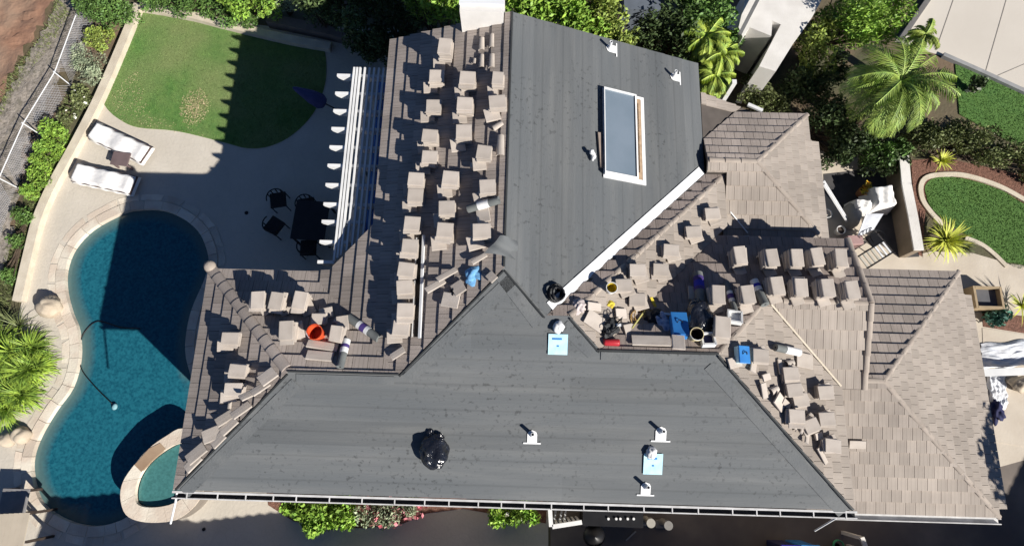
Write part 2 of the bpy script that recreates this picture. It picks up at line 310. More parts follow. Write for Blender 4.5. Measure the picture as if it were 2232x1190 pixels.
sheet('south_mulch_bed', [(2140, 680), (2240, 690), (2400, 690), (2400, 740), (2240, 728), (2142, 712)], MULCH, .02)
sheet('east_terrace', [(2140, 715), (2240, 730), (2400, 745), (2400, 1000), (2150, 960)], CONC2, .022)
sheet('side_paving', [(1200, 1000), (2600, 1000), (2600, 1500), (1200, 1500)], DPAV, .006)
sheet('flower_bed', [(575, 1000), (585, 1100), (640, 1135), (720, 1150), (800, 1150), (880, 1140), (930, 1118), (1010, 1108), (1190, 1140), (1195, 1000)], MULCH, .02)
sheet('neighbour_driveway', [(1950, 92), (2062, -60), (2700, -60), (2700, 420), (2240, 196), (2070, 128)], DRIVE, .02)
mb = MB()
for a, b in (((2092, -40), (2040, 110)), ((2205, -40), (2148, 158)), ((2300, -20), (2262, 200))): mb.beam(P(*a, .0245), P(*b, .0245), .02, .006)
mb.beam(P(2175, 165, .0245), P(2420, 60, .0245), .02, .006)
mb.build('driveway_joints', MS('joint_line', (.30, .27, .24)), **S)

# ---------------------------------------------------------------- kerbs, retaining walls
def wallthing(name, px, wd, h, mat, label, cat, z=0., closed=False, sm=4):
    pts = [P(x, y, h+z) for x, y in px]; pts = [Vector(p) for p in (smooth(pts, sm, closed) if sm else pts)]; mb = MB(); n = len(pts)
    L = []; Rr = []
    for i, p in enumerate(pts):
        d = (pts[min(n-1, i+1)]-pts[max(0, i-1)]).normalized(); q = Vector((-d.y, d.x, 0))*wd/2; L.append(p+q); Rr.append(p-q)
    vs = []; 
    for a, b in zip(L, Rr): vs += [(a.x, a.y, z-.02), (a.x, a.y, z+h), (b.x, b.y, z+h), (b.x, b.y, z-.02)]
    fs = [(4*i+k, 4*i+(k+1) % 4, 4*i+4+(k+1) % 4, 4*i+4+k) for i in range(n-1) for k in range(4)]+[(0, 1, 2, 3), tuple(4*(n-1)+k for k in (3, 2, 1, 0))]
    mb.add(vs, fs); return mb.build(name, mat, label=label, cat=cat)
wallthing('garden_kerb', [(300, 8), (262, 100), (213, 212), (160, 315), (112, 402), (80, 475), (58, 560), (36, 655)], .26, .22, KERB, 'long cream kerb wall running down the west edge of the patio', 'kerb')
wallthing('garden_kerb', [(304, 12), (400, 28), (480, 48), (560, 68), (640, 86), (720, 100)], .27, .2, KERB, 'cream kerb wall along the top of the big lawn', 'kerb')
wallthing('lawn_edging', [(2056, 490), (2030, 462), (2012, 435), (2008, 405), (2022, 386), (2060, 380), (2110, 383), (2180, 406), (2240, 438), (2320, 480)], .14, .06, KERB, 'curved cream edging strip around the oval east lawn', 'edging')
wallthing('lawn_edging', [(2105, 518), (2140, 532), (2170, 555), (2195, 580)], .12, .05, KERB, 'short cream edging strip between the oval lawn and the path, beside the spiky plant', 'edging')
yw = [P(x, y, .76) for x, y in ((1970, 338), (1976, 400), (1990, 470), (2003, 545))]; yt = thing('yard_wall', (yw[1].x, yw[1].y, 0), 'tall tan garden wall with a white top beside the spiky plant', 'wall'); mb = MB(); mc = MB()
for a, b in zip(yw, yw[1:]): d_ = (b-a)*.002; mb.beam((a.x, a.y, .36), (b.x+d_.x, b.y+d_.y, .36), .2, .72); mc.beam((a.x, a.y, .745), (b.x+d_.x, b.y+d_.y, .745), .27, .05)
mb.build('wall_body', MS('wall_tan', (.25, .20, .15), (.21, .17, .125)), yt); mc.build('wall_cap', WST, yt)
wallthing('driveway_kerb', [(2058, 118), (2140, 154), (2240, 200), (2400, 275)], .13, .14, MS('grey_kerb', (.33, .33, .33)), 'grey kerb between the neighbouring driveway and the grass', 'kerb', sm=0)
wallthing('driveway_wall', [(2030, -10), (1998, 36), (1966, 84)], .16, .12, MS('grey_wall', (.18, .17, .165)), 'narrow dark grey wall at the corner of the neighbouring driveway', 'wall', sm=0)
wallthing('low_wall', [(582, 38), (700, 62), (790, 84)], .3, .35, MS('brown_block', (.20, .16, .14)), 'brown block wall in deep shade behind the lawn corner', 'wall', sm=0)

# ---------------------------------------------------------------- chain link fence
ft = thing('chain_link_fence', P(100, 250), 'long leaning view of chain link fence between the bare hillside and the planted strip', 'fence')
fb = [P(212, 30), P(155, 187), P(90, 295), P(40, 410), P(-10, 560), P(-60, 760)]; fh = .72
mb = MB(); mb.tube([p+Vector((0, 0, fh)) for p in fb], .014, 6); mb.build('top_rail', METAL, ft)
for p in fb[:-1]: MB().tube([p, p+Vector((0, 0, fh+.05))], .018, 8).build('post', METAL, ft)
mb = MB()
for a, b in zip(fb, fb[1:]):
    ln = (b-a).length; u = (b-a)/ln; k = 0
    while k < ln:
        for sgn in (1, -1):
            e = k+sgn*.5
            if 0 <= e <= ln: mb.tube([a+u*k, a+u*e+Vector((0, 0, fh))], .0042, 3, cap=False)
        k += .062
mb.build('wire_mesh', MS('wire', (.5, .5, .53), rough=.5), ft)

# ---------------------------------------------------------------- spa, boulders, pool cleaner, drains
spa_out = smooth(poly([(399, 933), (361, 951), (325, 977), (293, 1013), (269, 1049), (263, 1085), (275, 1121), (307, 1136), (354, 1138), (394, 1128), (433, 1092), (450, 1040), (440, 960)], .55), 4)
sp_in = smooth(poly([(397, 964), (361, 980), (325, 1009), (303, 1042), (295, 1078), (303, 1100), (336, 1105), (379, 1096), (412, 1070), (425, 1020), (420, 975)], .55), 4)
st = thing('spa', (-8.9, -1.3, 0), 'raised oval stone spa of pale teal water at the pool corner under the eave', 'spa')
n1 = len(spa_out); mb = MB(); c0 = Vector(P(350, 1040, .55)[:2])
for i in range(n1):
    a, b = spa_out[i], spa_out[(i+1) % n1]
    mb.add([(*a, .53), (*b, .53), (*b, -.4), (*a, -.4)], [(0, 1, 2, 3)])
mb.build('spa_wall', MS('spa_tile', (.22, .19, .16)), st)
sp_in2 = []
for i in range(n1):                                      # inner rim point facing each outer point
    d = (Vector(spa_out[i])-c0); ang = math.atan2(d.y, d.x); best = min(sp_in, key=lambda q: abs((math.atan2(q[1]-c0.y, q[0]-c0.x)-ang+math.pi) % (2*math.pi)-math.pi)); sp_in2.append(best)
mb = MB(); i = 0
while i < n1:
    j = min(n1, i+random.choice((3, 4, 5))); ring = [spa_out[q % n1] for q in range(i, j+1)]+[sp_in2[q % n1] for q in range(j, i-1, -1)]
    c = Vector((sum(p[0] for p in ring)/len(ring), sum(p[1] for p in ring)/len(ring))); mb.prism([tuple(c+(Vector(p)-c)*.985) for p in ring], .45, .57, r=random.uniform(.5, 1)); i = j
mb.build('spa_coping', STONE, st)
mb = MB(); mb.prism(offset(sp_in, -.01 if area(sp_in) > 0 else .01), .2, .43, r=.15); mb.build('spa_water', SPAW, st)
mb = MB(); mb.prism([tuple(P(x, y, .58)[:2]) for x, y in ((293, 1013), (325, 977), (349, 965), (361, 978), (330, 1004), (308, 1028))], .50, .582); mb.build('spillway_slab', MS('brown_flagstone', (.30, .20, .13), (.38, .27, .18), scale=2), st)
for px, py, s_, lab in ((103, 668, (.33, .3, .3), 'round tan boulder at the pool edge above the spiky green plant'), (40, 948, (.26, .22, .2), 'pale rounded boulder below the spiky green plant, nearest the pool of its pair'), (12, 958, (.2, .2, .18), 'smaller pale boulder at the left edge of the photo below the spiky green plant')):
    p = P(px, py, .2); mb = MB(); mb.blob((p.x, p.y, .12), s_, seed=px, amp=.14); mb.build('boulder', BOULD, label=lab, cat='boulder', smooth=True)
cl = thing('pool_cleaner', P(250, 885, -.1), 'pool cleaner head with its black hose lying across the teal water', 'pool cleaner')
hz = -.075
mb = MB(); mb.tube([Vector(p) for p in smooth([P(x, y, hz) for x, y in ((305, 716), (262, 713), (214, 700), (186, 722), (174, 752), (176, 800), (205, 840), (245, 880))], 5, False)], .014, 6); mb.build('hose', BLACK, cl, smooth=True)
mb = MB(); q = P(250, 886, -.05); mb.blob(q, (.07, .09, .05), 3, .1, 8); mb.build('cleaner_head', MS('cleaner_blue', (.25, .45, .5)), cl, smooth=True)
q = P(537, 464, .02); MB().lathe([(0, .034), (.05, .034), (.055, .01)], 16, Matrix.Translation((q.x, q.y, 0))).build('drain_cover', BLACK, label='small round black drain cover in the shaded patio', cat='drain cover')
q = P(444, 1153, .02); MB().lathe([(0, .034), (.04, .034), (.045, .01)], 16, Matrix.Translation((q.x, q.y, 0))).build('drain_cover', BLACK, label='small round black drain cover in the shadow south of the spa', cat='drain cover')

# ---------------------------------------------------------------- the house
A_E, A_W = (-.38, 0, 5.693), (.38, 0, 5.867)
SL, BW, BN = (0, .38, 4.606), (.38, 0, 6.677), (0, -.38, 5.44)
N1, CC, N2, E2, S2 = (0, -.38, 6.32), (-.38, 0, 5.857), (0, -.38, 5.857), (-.38, 0, 6.713), (0, .38, 3.716)
S3, N3, E3 = (0, .38, 3.52), (0, -.38, 4.539), (-.38, 0, 6.96)
NF, EF, SF, GF = (0, -.38, 6.653), (-.38, 0, 6.353), (0, .38, 2.01), (-.38, 0, 5.695)
house = thing('house', (0, 0, 0), 'large house with a hipped roof, half bare grey felt and half tan tile', 'house')
def clip(sub, cl):
    if area(cl) < 0: cl = cl[::-1]
    for i in range(len(cl)):
        a, b = cl[i], cl[(i+1) % len(cl)]; out = []
        f = lambda p: (b[0]-a[0])*(p[1]-a[1])-(b[1]-a[1])*(p[0]-a[0])
        for k in range(len(sub)):
            p, q = sub[k-1], sub[k]; fp, fq = f(p), f(q)
            if fq >= 0:
                if fp < 0: t = fp/(fp-fq); out.append((p[0]+(q[0]-p[0])*t, p[1]+(q[1]-p[1])*t))
                out.append(q)
            elif fp >= 0: t = fp/(fp-fq); out.append((p[0]+(q[0]-p[0])*t, p[1]+(q[1]-p[1])*t))
        sub = out
        if len(sub) < 3: return []
    return sub
ROOFPIECES = []
def slope(name, pl, polys, mat, tw, course, hi, lo, gap, v0=None, jit=.004, label=None, parent=None, thick=.09, cut=None, skip=0.):
    parent = parent or house
    a, b, _ = pl; g = math.hypot(a, b); up = (a/g, b/g); us = (-up[1], up[0]); R = random.Random(name+str(pl))
    for pg in polys:
        ROOFPIECES.append((pl, pg))
    allp = [p for pg in polys for p in pg]; V = [p[0]*up[0]+p[1]*up[1] for p in allp]; U = [p[0]*us[0]+p[1]*us[1] for p in allp]
    v0 = min(V) if v0 is None else v0; mb = MB(); k = 0
    while v0+k*course < max(V):
        va, vb = v0+k*course, v0+(k+1)*course; u = math.floor(min(U)/tw-1)*tw+((k % 2)*.5+R.uniform(-.06, .06))*tw
        while u < max(U):
            j = R.uniform(0, jit); rnd = R.random(); hl = hi+j
            rect = [(us[0]*uu+up[0]*vv, us[1]*uu+up[1]*vv) for uu, vv in ((u+gap, va), (u+tw-gap, va), (u+tw-gap, vb), (u+gap, vb))]
            if area(rect) < 0: rect = rect[::-1]
            for pg in polys:
                c = clip(rect, pg)
                if len(c) < 3 or abs(area(c)) < 2e-4: continue
                top = []; uu_ = []
                for x, y in c:
                    v = x*up[0]+y*up[1]; t = (v-va)/course; top.append((x, y, zp(pl, x, y)+hl*(1-t)+(lo+j)*t)); uu_.append(x*us[0]+y*us[1]-u+.02)
                n = len(c); base = [(x, y, zp(pl, x, y)) for x, y in c]
                mb.add(top+base, [tuple(range(n))]+[(i, i+n, (i+1) % n+n, (i+1) % n) for i in range(n)], rnd, uu_+uu_)
            u += tw
        k += 1
    o = mb.build(name, mat, parent, label=label)
    dk = MB()
    for pg in polys:
        n = len(pg); pg = pg if area(pg) > 0 else pg[::-1]
        dk.add([(x, y, zp(pl, x, y)+.001) for x, y in pg]+[(x, y, zp(pl, x, y)-thick) for x, y in pg], [tuple(range(n)), tuple(range(2*n-1, n-1, -1))]+[(i, i+n, (i+1) % n+n, (i+1) % n) for i in range(n)])
    dk.build('roof_deck', DECK, o if False else parent)
    return o
tile = dict(hi=.05, lo=.012, gap=.004); felt = dict(hi=.017, lo=.007, gap=0, jit=0)
slope('felt_slope', A_E, [[(-.23, 3.09), (.6, 2.25), (4.2, 5.85), (4.2, 8.72), (-.23, 8.72)]], FELT_E, 30, .44, **felt, label='grey felt slope carrying the skylight')
slope('felt_slope', SL, [[(-6.65, -1.2), (6.75, -1.2), (4.448, 1.097), (-4.353, 1.097)], [(-2.221, 1.097), (4.448, 1.097), (3.899, 1.646), (-1.674, 1.646)], [(-1.674, 1.646), (1.646, 1.646), (1.04, 2.25), (-1.07, 2.25)], [(-1.07, 2.25), (.6, 2.25), (-.23, 3.09)]], FELT_S, 40, .47, **felt, label='broad grey felt south slope')
slope('tile_slope', BW, [[(-6.65, -1.2), (-4.353, 1.097), (-6.6, 3.345), (-6.65, 3.345)]], T_WST, .3, .27, **tile)
slope('tile_slope', BN, [[(-4.353, 1.097), (-2.221, 1.097), (-4.444, 3.32), (-6.575, 3.32)]], T_WST, .3, .27, **tile)
slope('tile_slope', A_W, [[(-2.221, 1.097), (-.23, 3.09), (-.23, 3.32), (-4.444, 3.32)], [(-3.97, 3.32), (-.23, 3.32), (-.23, 4.24), (-3.05, 4.24)], [(-3.05, 4.24), (-.23, 4.24), (-.23, 8.72), (-3.05, 8.72)]], T_WST, .3, .27, v0=-4.444, **tile)
slope('tile_slope', N1, [[(.6, 2.25), (1.036, 2.256), (4.63, 5.85), (4.2, 5.85)]], T_SHD, .28, .26, **tile)
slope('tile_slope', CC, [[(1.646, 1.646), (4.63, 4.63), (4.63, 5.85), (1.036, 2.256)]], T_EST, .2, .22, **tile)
slope('tile_slope', N2, [[(1.646, 1.646), (3.899, 1.646), (5.07, 2.817), (2.817, 2.817)], [(2.817, 2.817), (7.2, 2.817), (7.2, 4.37), (4.37, 4.37)]], T_SHD, .24, .24, v0=-4.37, **tile)
slope('tile_slope', E2, [[(3.899, 1.646), (6.745, -1.2), (6.745, 1.142), (5.07, 2.817)]], T_EST, .2, .22, **tile)
slope('tile_slope', S2, [[(5.07, 2.817), (6.745, 1.142), (7.2, 1.142), (7.2, 2.817)]], T_TAN, .17, .38, **tile)
slope('tile_slope', S3, [[(6.3, -1.37), (10.42, -1.37), (7.71, 1.341), (6.3, 1.341)]], T_TAN, .21, .255, **tile)
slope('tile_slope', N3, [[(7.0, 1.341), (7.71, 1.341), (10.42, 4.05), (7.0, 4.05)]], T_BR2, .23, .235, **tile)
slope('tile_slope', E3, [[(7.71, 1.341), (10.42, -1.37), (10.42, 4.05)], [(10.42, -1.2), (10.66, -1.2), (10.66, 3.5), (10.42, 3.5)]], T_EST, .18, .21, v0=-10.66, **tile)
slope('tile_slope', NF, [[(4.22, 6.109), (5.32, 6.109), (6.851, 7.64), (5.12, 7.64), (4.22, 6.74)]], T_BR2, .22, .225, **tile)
slope('tile_slope', GF, [[(4.22, 6.74), (5.12, 7.64), (5.7, 7.64), (5.7, 7.78), (4.22, 7.95)]], T_TAN, .3, .27, **tile)
slope('tile_slope', EF, [[(5.32, 6.109), (6.851, 4.58), (6.851, 7.64)], [(6.851, 4.5), (7.08, 4.5), (7.08, 6.95), (6.851, 6.95)]], T_EST, .18, .20, v0=-7.08, **tile)
slope('tile_slope', SF, [[(4.66, 4.58), (6.851, 4.58), (5.57, 5.86), (4.66, 5.86)], [(4.22, 5.86), (5.57, 5.86), (5.32, 6.109), (4.22, 6.109)], [(4.66, 4.38), (6.851, 4.38), (6.851, 4.58), (4.66, 4.58)]], T_TAN, .19, .30, **tile)
# walls under the roofs
def walls(outline, tops, inset=.0):
    mb = MB(); n = len(outline)
    for i in range(n):
        a, b = outline[i], outline[(i+1) % n]; za, zb = tops[i] if isinstance(tops, list) else tops, tops[(i+1) % n] if isinstance(tops, list) else tops
        mb.add([(*a, 0), (*b, 0), (*b, zb), (*a, za)], [(0, 1, 2, 3)])
    return mb
mb = MB()
for o_, t in (([(-6.37, -.8), (6.45, -.8), (6.45, 2.0), (3.8, 5.0), (3.8, 8.3), (-2.6, 8.3), (-2.6, 4.0), (-4.2, 2.95), (-6.37, 2.95)], 4.12), ([(-2.6, 2.95), (-2.6, 8.3), (-.23, 8.3), (-.23, 2.95)], [4.78, 4.78, 5.65, 5.65]), ([(-.23, 8.3), (3.8, 8.3), (3.8, 5), (-.23, 3.5)], [5.65, 4.1, 4.1, 5.65]),
            ([(6.0, -.95), (10.05, -.95), (10.05, 3.65), (6.8, 3.65), (6.8, 1.3), (6.0, 1.3)], 3.02), ([(3.8, 4.0), (6.9, 4.0), (6.9, 1.5), (3.8, 1.5)], 4.1), ([(6.9, 1.4), (6.9, 4.0), (6.9, 2.817)], [4.1, 4.15, 4.72]), ([(3.8, 4.8), (6.5, 4.8), (6.5, 7.3), (3.8, 7.3)], 3.72), ([(3.8, 4.6), (4.4, 4.6), (4.4, 5.6), (3.8, 5.6)], 4.05)):
    q = walls(o_, t); mb.add(q.v, q.f)
mb.build('wall', STUCCO, house)
# windows and a door on the walls a step to the side would show
def opening(a, b, z0, z1, name='window'):
    a, b = Vector(a), Vector(b); d = (b-a).normalized(); nrm = Vector((d.y, -d.x)); mbf = MB()
    A = Vector((a.x, a.y, 0))+Vector((nrm.x, nrm.y, 0))*.03; B = Vector((b.x, b.y, 0))+Vector((nrm.x, nrm.y, 0))*.03
    for z in (z0, z1): mbf.beam(A+Vector((0, 0, z)), B+Vector((0, 0, z)), .08, .07)
    for q in (A, (A+B)/2, B): mbf.beam(q+Vector((0, 0, z0)), q+Vector((0, 0, z1)), .07, .08, up=(nrm.x, nrm.y, 0))
    f = mbf.build(name, WHITE, house); mg = MB(); n2 = Vector((nrm.x, nrm.y, 0))*-.01; mg.add([A+n2+Vector((0, 0, z0)), B+n2+Vector((0, 0, z0)), B+n2+Vector((0, 0, z1)), A+n2+Vector((0, 0, z1))], [(0, 1, 2, 3)]); mg.build('pane', GLASS, f)
for x in (-5.2, -2.6, 0.2, 4.2): opening((x, -.8), (x+1.2, -.8), 1.0, 2.2)
opening((-6.37, 2.2), (-6.37, .6), 1.0, 2.2); opening((-2.6, 7.5), (-2.6, 5.2), .15, 2.25, 'glass_door'); opening((10.05, 0), (10.05, 1.6), .9, 2.1); opening((6.5, 5.6), (6.5, 6.8), .9, 2.1)

def caps(p0, p1, r=.1, L=.33, mat=T_CAP, name='hip_caps', flat=.7, lift=.045, parent=None):
    p0, p1 = Vector(p0), Vector(p1); d = (p1-p0); ln = d.length; d.normalize(); side = Vector((0, 0, 1)).cross(d).normalized(); up = d.cross(side); n = max(1, int(ln/L)); mb = MB()
    for k in range(n):                                   # each cap overlaps the next one below
        a, b = p0+d*(ln*k/n), p0+d*(ln*(k+1.07)/n); rnd = random.random(); ring = []
        for q, R, h in ((a, r, .012), (b, r*.92, -.002)):
            for t in range(9): an = math.pi*t/8; ring.append(q+side*math.cos(an)*R+up*(math.sin(an)*R*flat+lift+h-.04))
        mb.add(ring, [(i, i+1, i+10, i+9) for i in range(8)]+[tuple(range(9)), tuple(range(17, 8, -1))], rnd)
    return mb.build(name, mat, parent or house, smooth=False)
def R3(x, y, pl): return (x, y, zp(pl, x, y))
caps(R3(-6.6, 3.33, BN), R3(-4.42, 1.16, BN), .12, .27, T_WST, flat=.6)
for a, b, pl in (((1.036, 2.256), (4.63, 5.85), CC), ((10.42, -1.37), (7.71, 1.341), S3), ((10.42, 4.05), (7.71, 1.341), N3), ((6.851, 7.64), (5.32, 6.109), NF), ((6.851, 4.58), (5.32, 6.109), SF), ((5.07, 2.817), (3.96, 1.70), N2)): caps(R3(*a, pl), R3(*b, pl), .06, .33, flat=.55)
for a, b, pl in (((4.25, 6.109), (5.32, 6.109), NF), ((5.07, 2.817), (7.2, 2.817), N2), ((7.2, 1.341), (7.71, 1.341), N3)): caps(R3(*a, pl), R3(*b, pl), .06, .33, name='ridge_caps', flat=.55)
caps((7.2, 4.37, zp(N2, 0, 4.37)+.02), (7.2, 2.85, zp(N2, 0, 2.85)+.02), .07, .33, name='rake_caps'); caps((7.2, 1.142, zp(S2, 0, 1.142)+.02), (7.2, 2.8, zp(S2, 0, 2.8)+.02), .07, .33, name='rake_caps')
mb = MB(); mb.blob((-6.6, 3.36, 4.25), (.13, .13, .09), 4, .05, 8); mb.build('hip_end_cap', T_CAP, house, smooth=True)
def strip(name, a, b, pl, wd, mat, h=.06, th=.012, fold=0):
    mb = MB(); mb.beam(R3(*a, (pl[0], pl[1], pl[2]+h)), R3(*b, (pl[0], pl[1], pl[2]+h)), wd, th, up=(-pl[0], -pl[1], 1)); return mb.build(name, mat, house)
strip('valley_flashing', (.66, 2.42), (4.12, 5.93), A_E, .20, METAL, h=.03); strip('valley_flashing', (.68, 2.28), (4.25, 5.84), N1, .06, DECK, h=.02)
strip('valley_flashing', (5.14, 2.77), (6.72, 1.19), S2, .035, KERB, h=.055);
mb = MB(); mb.beam(PP(1592, 462, SF, .05), PP(1630, 508, SF, .05), .025, .012); mb.beam(P(1590, 517, 4.15), P(1632, 517, 4.15), .05, .05); mb.build('gutter', WHITE, house)
strip('seam_flashing', PP(925, 516, A_W)[:2], PP(916, 738, A_W)[:2], A_W, .05, METAL, h=.09, th=.04); strip('seam_gap', PP(915, 512, A_W)[:2], PP(908, 735, A_W)[:2], A_W, .09, BLACK, h=.045); strip('seam_flashing', PP(909, 520, A_W)[:2], PP(899, 735, A_W)[:2], A_W, .02, WHITE, h=.06)
# felt laps along the hips and ridges: turned-up dark edge with a lighter ribbon beside it
FL2 = felt_mat('felt_ribbon', (1, 1, 1)); EDGE = MS('felt_edge', (.03, .033, .035))
for a, b, pl, off in (((-6.6, -1.2), (-4.36, 1.04), SL, (.16, -.16)), ((6.69, -1.2), (3.9, 1.59), SL, (-.16, -.16)), ((-2.2, 1.06), (-.24, 3.02), SL, (.15, -.15)), ((1.62, 1.6), (1.04, 2.2), SL, (-.12, -.12)), ((-.22, 3.02), (.56, 2.2), SL, (-.12, -.12))):
    strip('felt_edge', a, b, pl, .03, EDGE, h=.04, th=.03)
    strip('felt_ribbon', (a[0]+off[0], a[1]+off[1]+.1), (b[0]+off[0], b[1]+off[1]), pl, .24, FL2, h=.024, th=.004)
strip('felt_ribbon', (-4.2, .98), (-2.3, .98), SL, .16, FL2, h=.024, th=.004); strip('felt_edge', (-4.36, 1.10), (-2.2, 1.10), SL, .03, EDGE, h=.04, th=.03)
strip('felt_ribbon', (1.66, 1.54), (3.85, 1.54), SL, .16, FL2, h=.024, th=.004); strip('felt_edge', (1.6, 1.64), (3.9, 1.64), SL, .04, EDGE, h=.04, th=.03)
strip('felt_edge', (-.24, 3.1), (-.24, 8.72), A_E, .035, EDGE, h=.02, th=.03)
mb = MB(); g = 14; p0, p1, p2, p3 = P(1056, 552, 5.95), P(1090, 514, 6.02), P(1128, 524, 5.78), P(1132, 566, 5.72)
vs = []
for i in range(g+1):
    for j in range(g+1):
        u, v = i/g, j/g; q = p0.lerp(p1, v).lerp(p3.lerp(p2, v), u); vs.append(q+Vector((0, 0, .05*math.sin(u*5)+.04*math.sin(v*7+u*3))))
mb.add(vs, [(i*(g+1)+j, i*(g+1)+j+1, (i+1)*(g+1)+j+1, (i+1)*(g+1)+j) for i in range(g) for j in range(g)]); mb.build('felt_flap', FL2, house, smooth=True)
# gutters
GUT = MS('gutter_paint', (.68, .67, .66), (.52, .51, .5), scale=5)
def gutter(x0, x1, y, z, n):
    mb = MB(); mb.beam((x0, y+.082, z+.01), (x1, y+.082, z+.01), .04, .10); mb.beam((x0, y-.035, z), (x1, y-.035, z), .02, .09)
    o = mb.build('gutter', GUT, house); MB().beam((x0, y+.02, z-.045), (x1, y+.02, z-.045), .11, .01).build('gutter_trough', BLACK if n else GUT, o)
    x = x0+.3
    while x < x1-.1 and n: MB().beam((x, y-.04, z+.05), (x, y+.08, z+.055), .022, .012).build('gutter_strap', GUT, o); x += random.uniform(.45, .7)
gutter(-6.68, 6.80, -1.32, 4.10, 1); gutter(6.85, 10.45, -1.47, 2.96, 0)
mb = MB(); mb.tube([P(386, 1072, 4.1), P(383, 1092, 3.95), P(372, 1140, 3.5)], .022, 8); mb.build('downspout', WHITE, house)
mb = MB(); mb.tube([P(1850, 1112, 4.0), P(1776, 1156, 3.2)], .02, 8); mb.build('downspout', WHITE, house)
# plumbing pipes with arched white flashings
def vent(px, py, pl, up, k=1.):
    q = PP(px, py, pl); rot = onslope(pl, 0); f = MB(); ud = Vector(up); sd = Vector((-ud.y, ud.x, 0)); n = Vector((-pl[0], -pl[1], 1)).normalized(); ud = Vector((ud.x, ud.y, pl[0]*ud.x+pl[1]*ud.y)).normalized(); sd = n.cross(ud)
    pts = [(-.095, -.12), (.095, -.12), (.095, .05), (.07, .10), (0, .13), (-.07, .10), (-.095, .05)]; b = q+n*.026
    vs = [b+sd*x*k+ud*y*k for x, y in pts]+[b+n*.004+sd*x*k+ud*y*k for x, y in pts]
    f.add(vs, [tuple(range(7, 14)), tuple(range(7))[::-1]]+[(i, (i+1) % 7, (i+1) % 7+7, i+7) for i in range(7)]); f.beam(b+ud*(-.135)*k-sd*.17*k, b+ud*(-.135)*k+sd*.17*k, .03, .012, up=n)
    o = f.build('pipe_flashing', WHITE, house); c = b+ud*.04*k; g = MB(); g.lathe([(.06, -.02), (.045, .06), (.036, .07), (.034, .24), (.026, .24), (.026, .1), (0, .1)], 14, Matrix.Translation(c)); g.build('vent_pipe', METAL, o, smooth=False)
vent(1160, 950, SL, (0, 1, 0)); vent(1440, 944, SL, (0, 1, 0), 1.1); vent(1407, 1063, SL, (0, 1, 0)); vent(1331, 108, A_E, (-1, 0, 0)); vent(1470, 170, A_E, (-1, 0, 0))
# skylight
sk = MB(); q0 = PP(1315, 188, A_E, .16); q1 = PP(1407, 206, A_E, .16); q2 = PP(1411, 396, A_E, .16); q3 = PP(1315, 384, A_E, .16)
x0, x1, y0, y1 = q0.x, q1.x-.02, (q2.y+q3.y)/2, (q0.y+q1.y)/2
def frame(mb, x0, x1, y0, y1, wd, h0, h1):
    for a, b, c, d in ((x0, x1, y1-wd, y1), (x0, x1, y0, y0+wd*1.3), (x0, x0+wd*.5, y0+wd*1.3, y1-wd), (x1-wd, x1, y0+wd*1.3, y1-wd)):
        pts = [(a, c), (b, c), (b, d), (a, d)]; mb.add([(x, y, zp(A_E, x, y)+h0) for x, y in pts]+[(x, y, zp(A_E, x, y)+h1) for x, y in pts], [(0, 3, 2, 1), (4, 5, 6, 7)]+[(i, (i+1) % 4, (i+1) % 4+4, i+4) for i in range(4)])
so = MB(); frame(so, x0, x1, y0, y1, .075, 0.01, .05); skyl = so.build('skylight', WHITE, house, label='skylight with white curb and bluish pane on the grey felt')
fo = MB(); frame(fo, x0+.02, x1-.20, y0+.05, y1-.04, .035, .05, .17); fo.build('frame', WHITE, skyl)
fo = MB(); frame(fo, x1-.20, x1-.09, y0+.1, y1-.09, .11, .05, .09); fo.build('wood_curb', WOOD, skyl)
xa, xb, ya, yb = x0+.035, x1-.215, y0+.09, y1-.07; MB().add([(x, y, zp(A_E, x, y)+.135) for x, y in ((xa, ya), (xb, ya), (xb, yb), (xa, yb))], [(0, 1, 2, 3)]).build('pane', GLASS, skyl)
# chimney
ch = MB(); c0, c1 = P(1008, 74, 5.35), P(1098, 74, 5.35)
zt = 6.05; ch.box(((c0.x+c1.x)/2, c0.y+.42, 5.2), (c1.x-c0.x, .84, 1.8)); cho = ch.build('chimney', WST, house, label='broad white chimney at the top edge')
cc = MB(); cc.box(((c0.x+c1.x)/2, c0.y+.5, 6.12), (c1.x-c0.x+.03, .72, .07)); cc.tube([((c0.x+c1.x)/2-.2, c0.y+.3, 6.17), ((c0.x+c1.x)/2+.25, c0.y+.75, 6.17)], .02, 6); cc.tube([((c0.x+c1.x)/2+.2, c0.y+.3, 6.17), ((c0.x+c1.x)/2-.25, c0.y+.7, 6.17)], .02, 6); cc.build('chimney_cap', METAL, cho)

# ---------------------------------------------------------------- pergola
pg = thing('pergola', (-3.9, 6.5, 0), 'white slatted pergola along the west eave of the house', 'pergola')
raf = [165, 204, 242, 281, 321, 361, 403, 445, 483, 527, 571]; zr = 4.18
for i, py in enumerate(raf):
    a = P(735-(py-165)*.105, py, zr); xe = min(-2.66, -2.66 if py < 480 else -3.4-(py-480)*.006); mb = MB(); w2 = .035; h = .20; L = []
    mb.add([(a.x, a.y+s*w2, zr+.02) for s in (-1, 1)]+[(a.x+.02, a.y+s*w2, zr-.06) for s in (-1, 1)]+[(a.x+.14, a.y+s*w2, zr-.18) for s in (-1, 1)]+[(xe, a.y+s*w2, zr-.18) for s in (-1, 1)]+[(xe, a.y+s*w2, zr+.02) for s in (-1, 1)], [(0, 2, 4, 6, 8), (1, 3, 5, 7, 9)[::-1], (0, 8, 9, 1), (0, 1, 3, 2), (2, 3, 5, 4), (4, 5, 7, 6), (6, 7, 9, 8)]); mb.build('rafter', WHITE, pg)
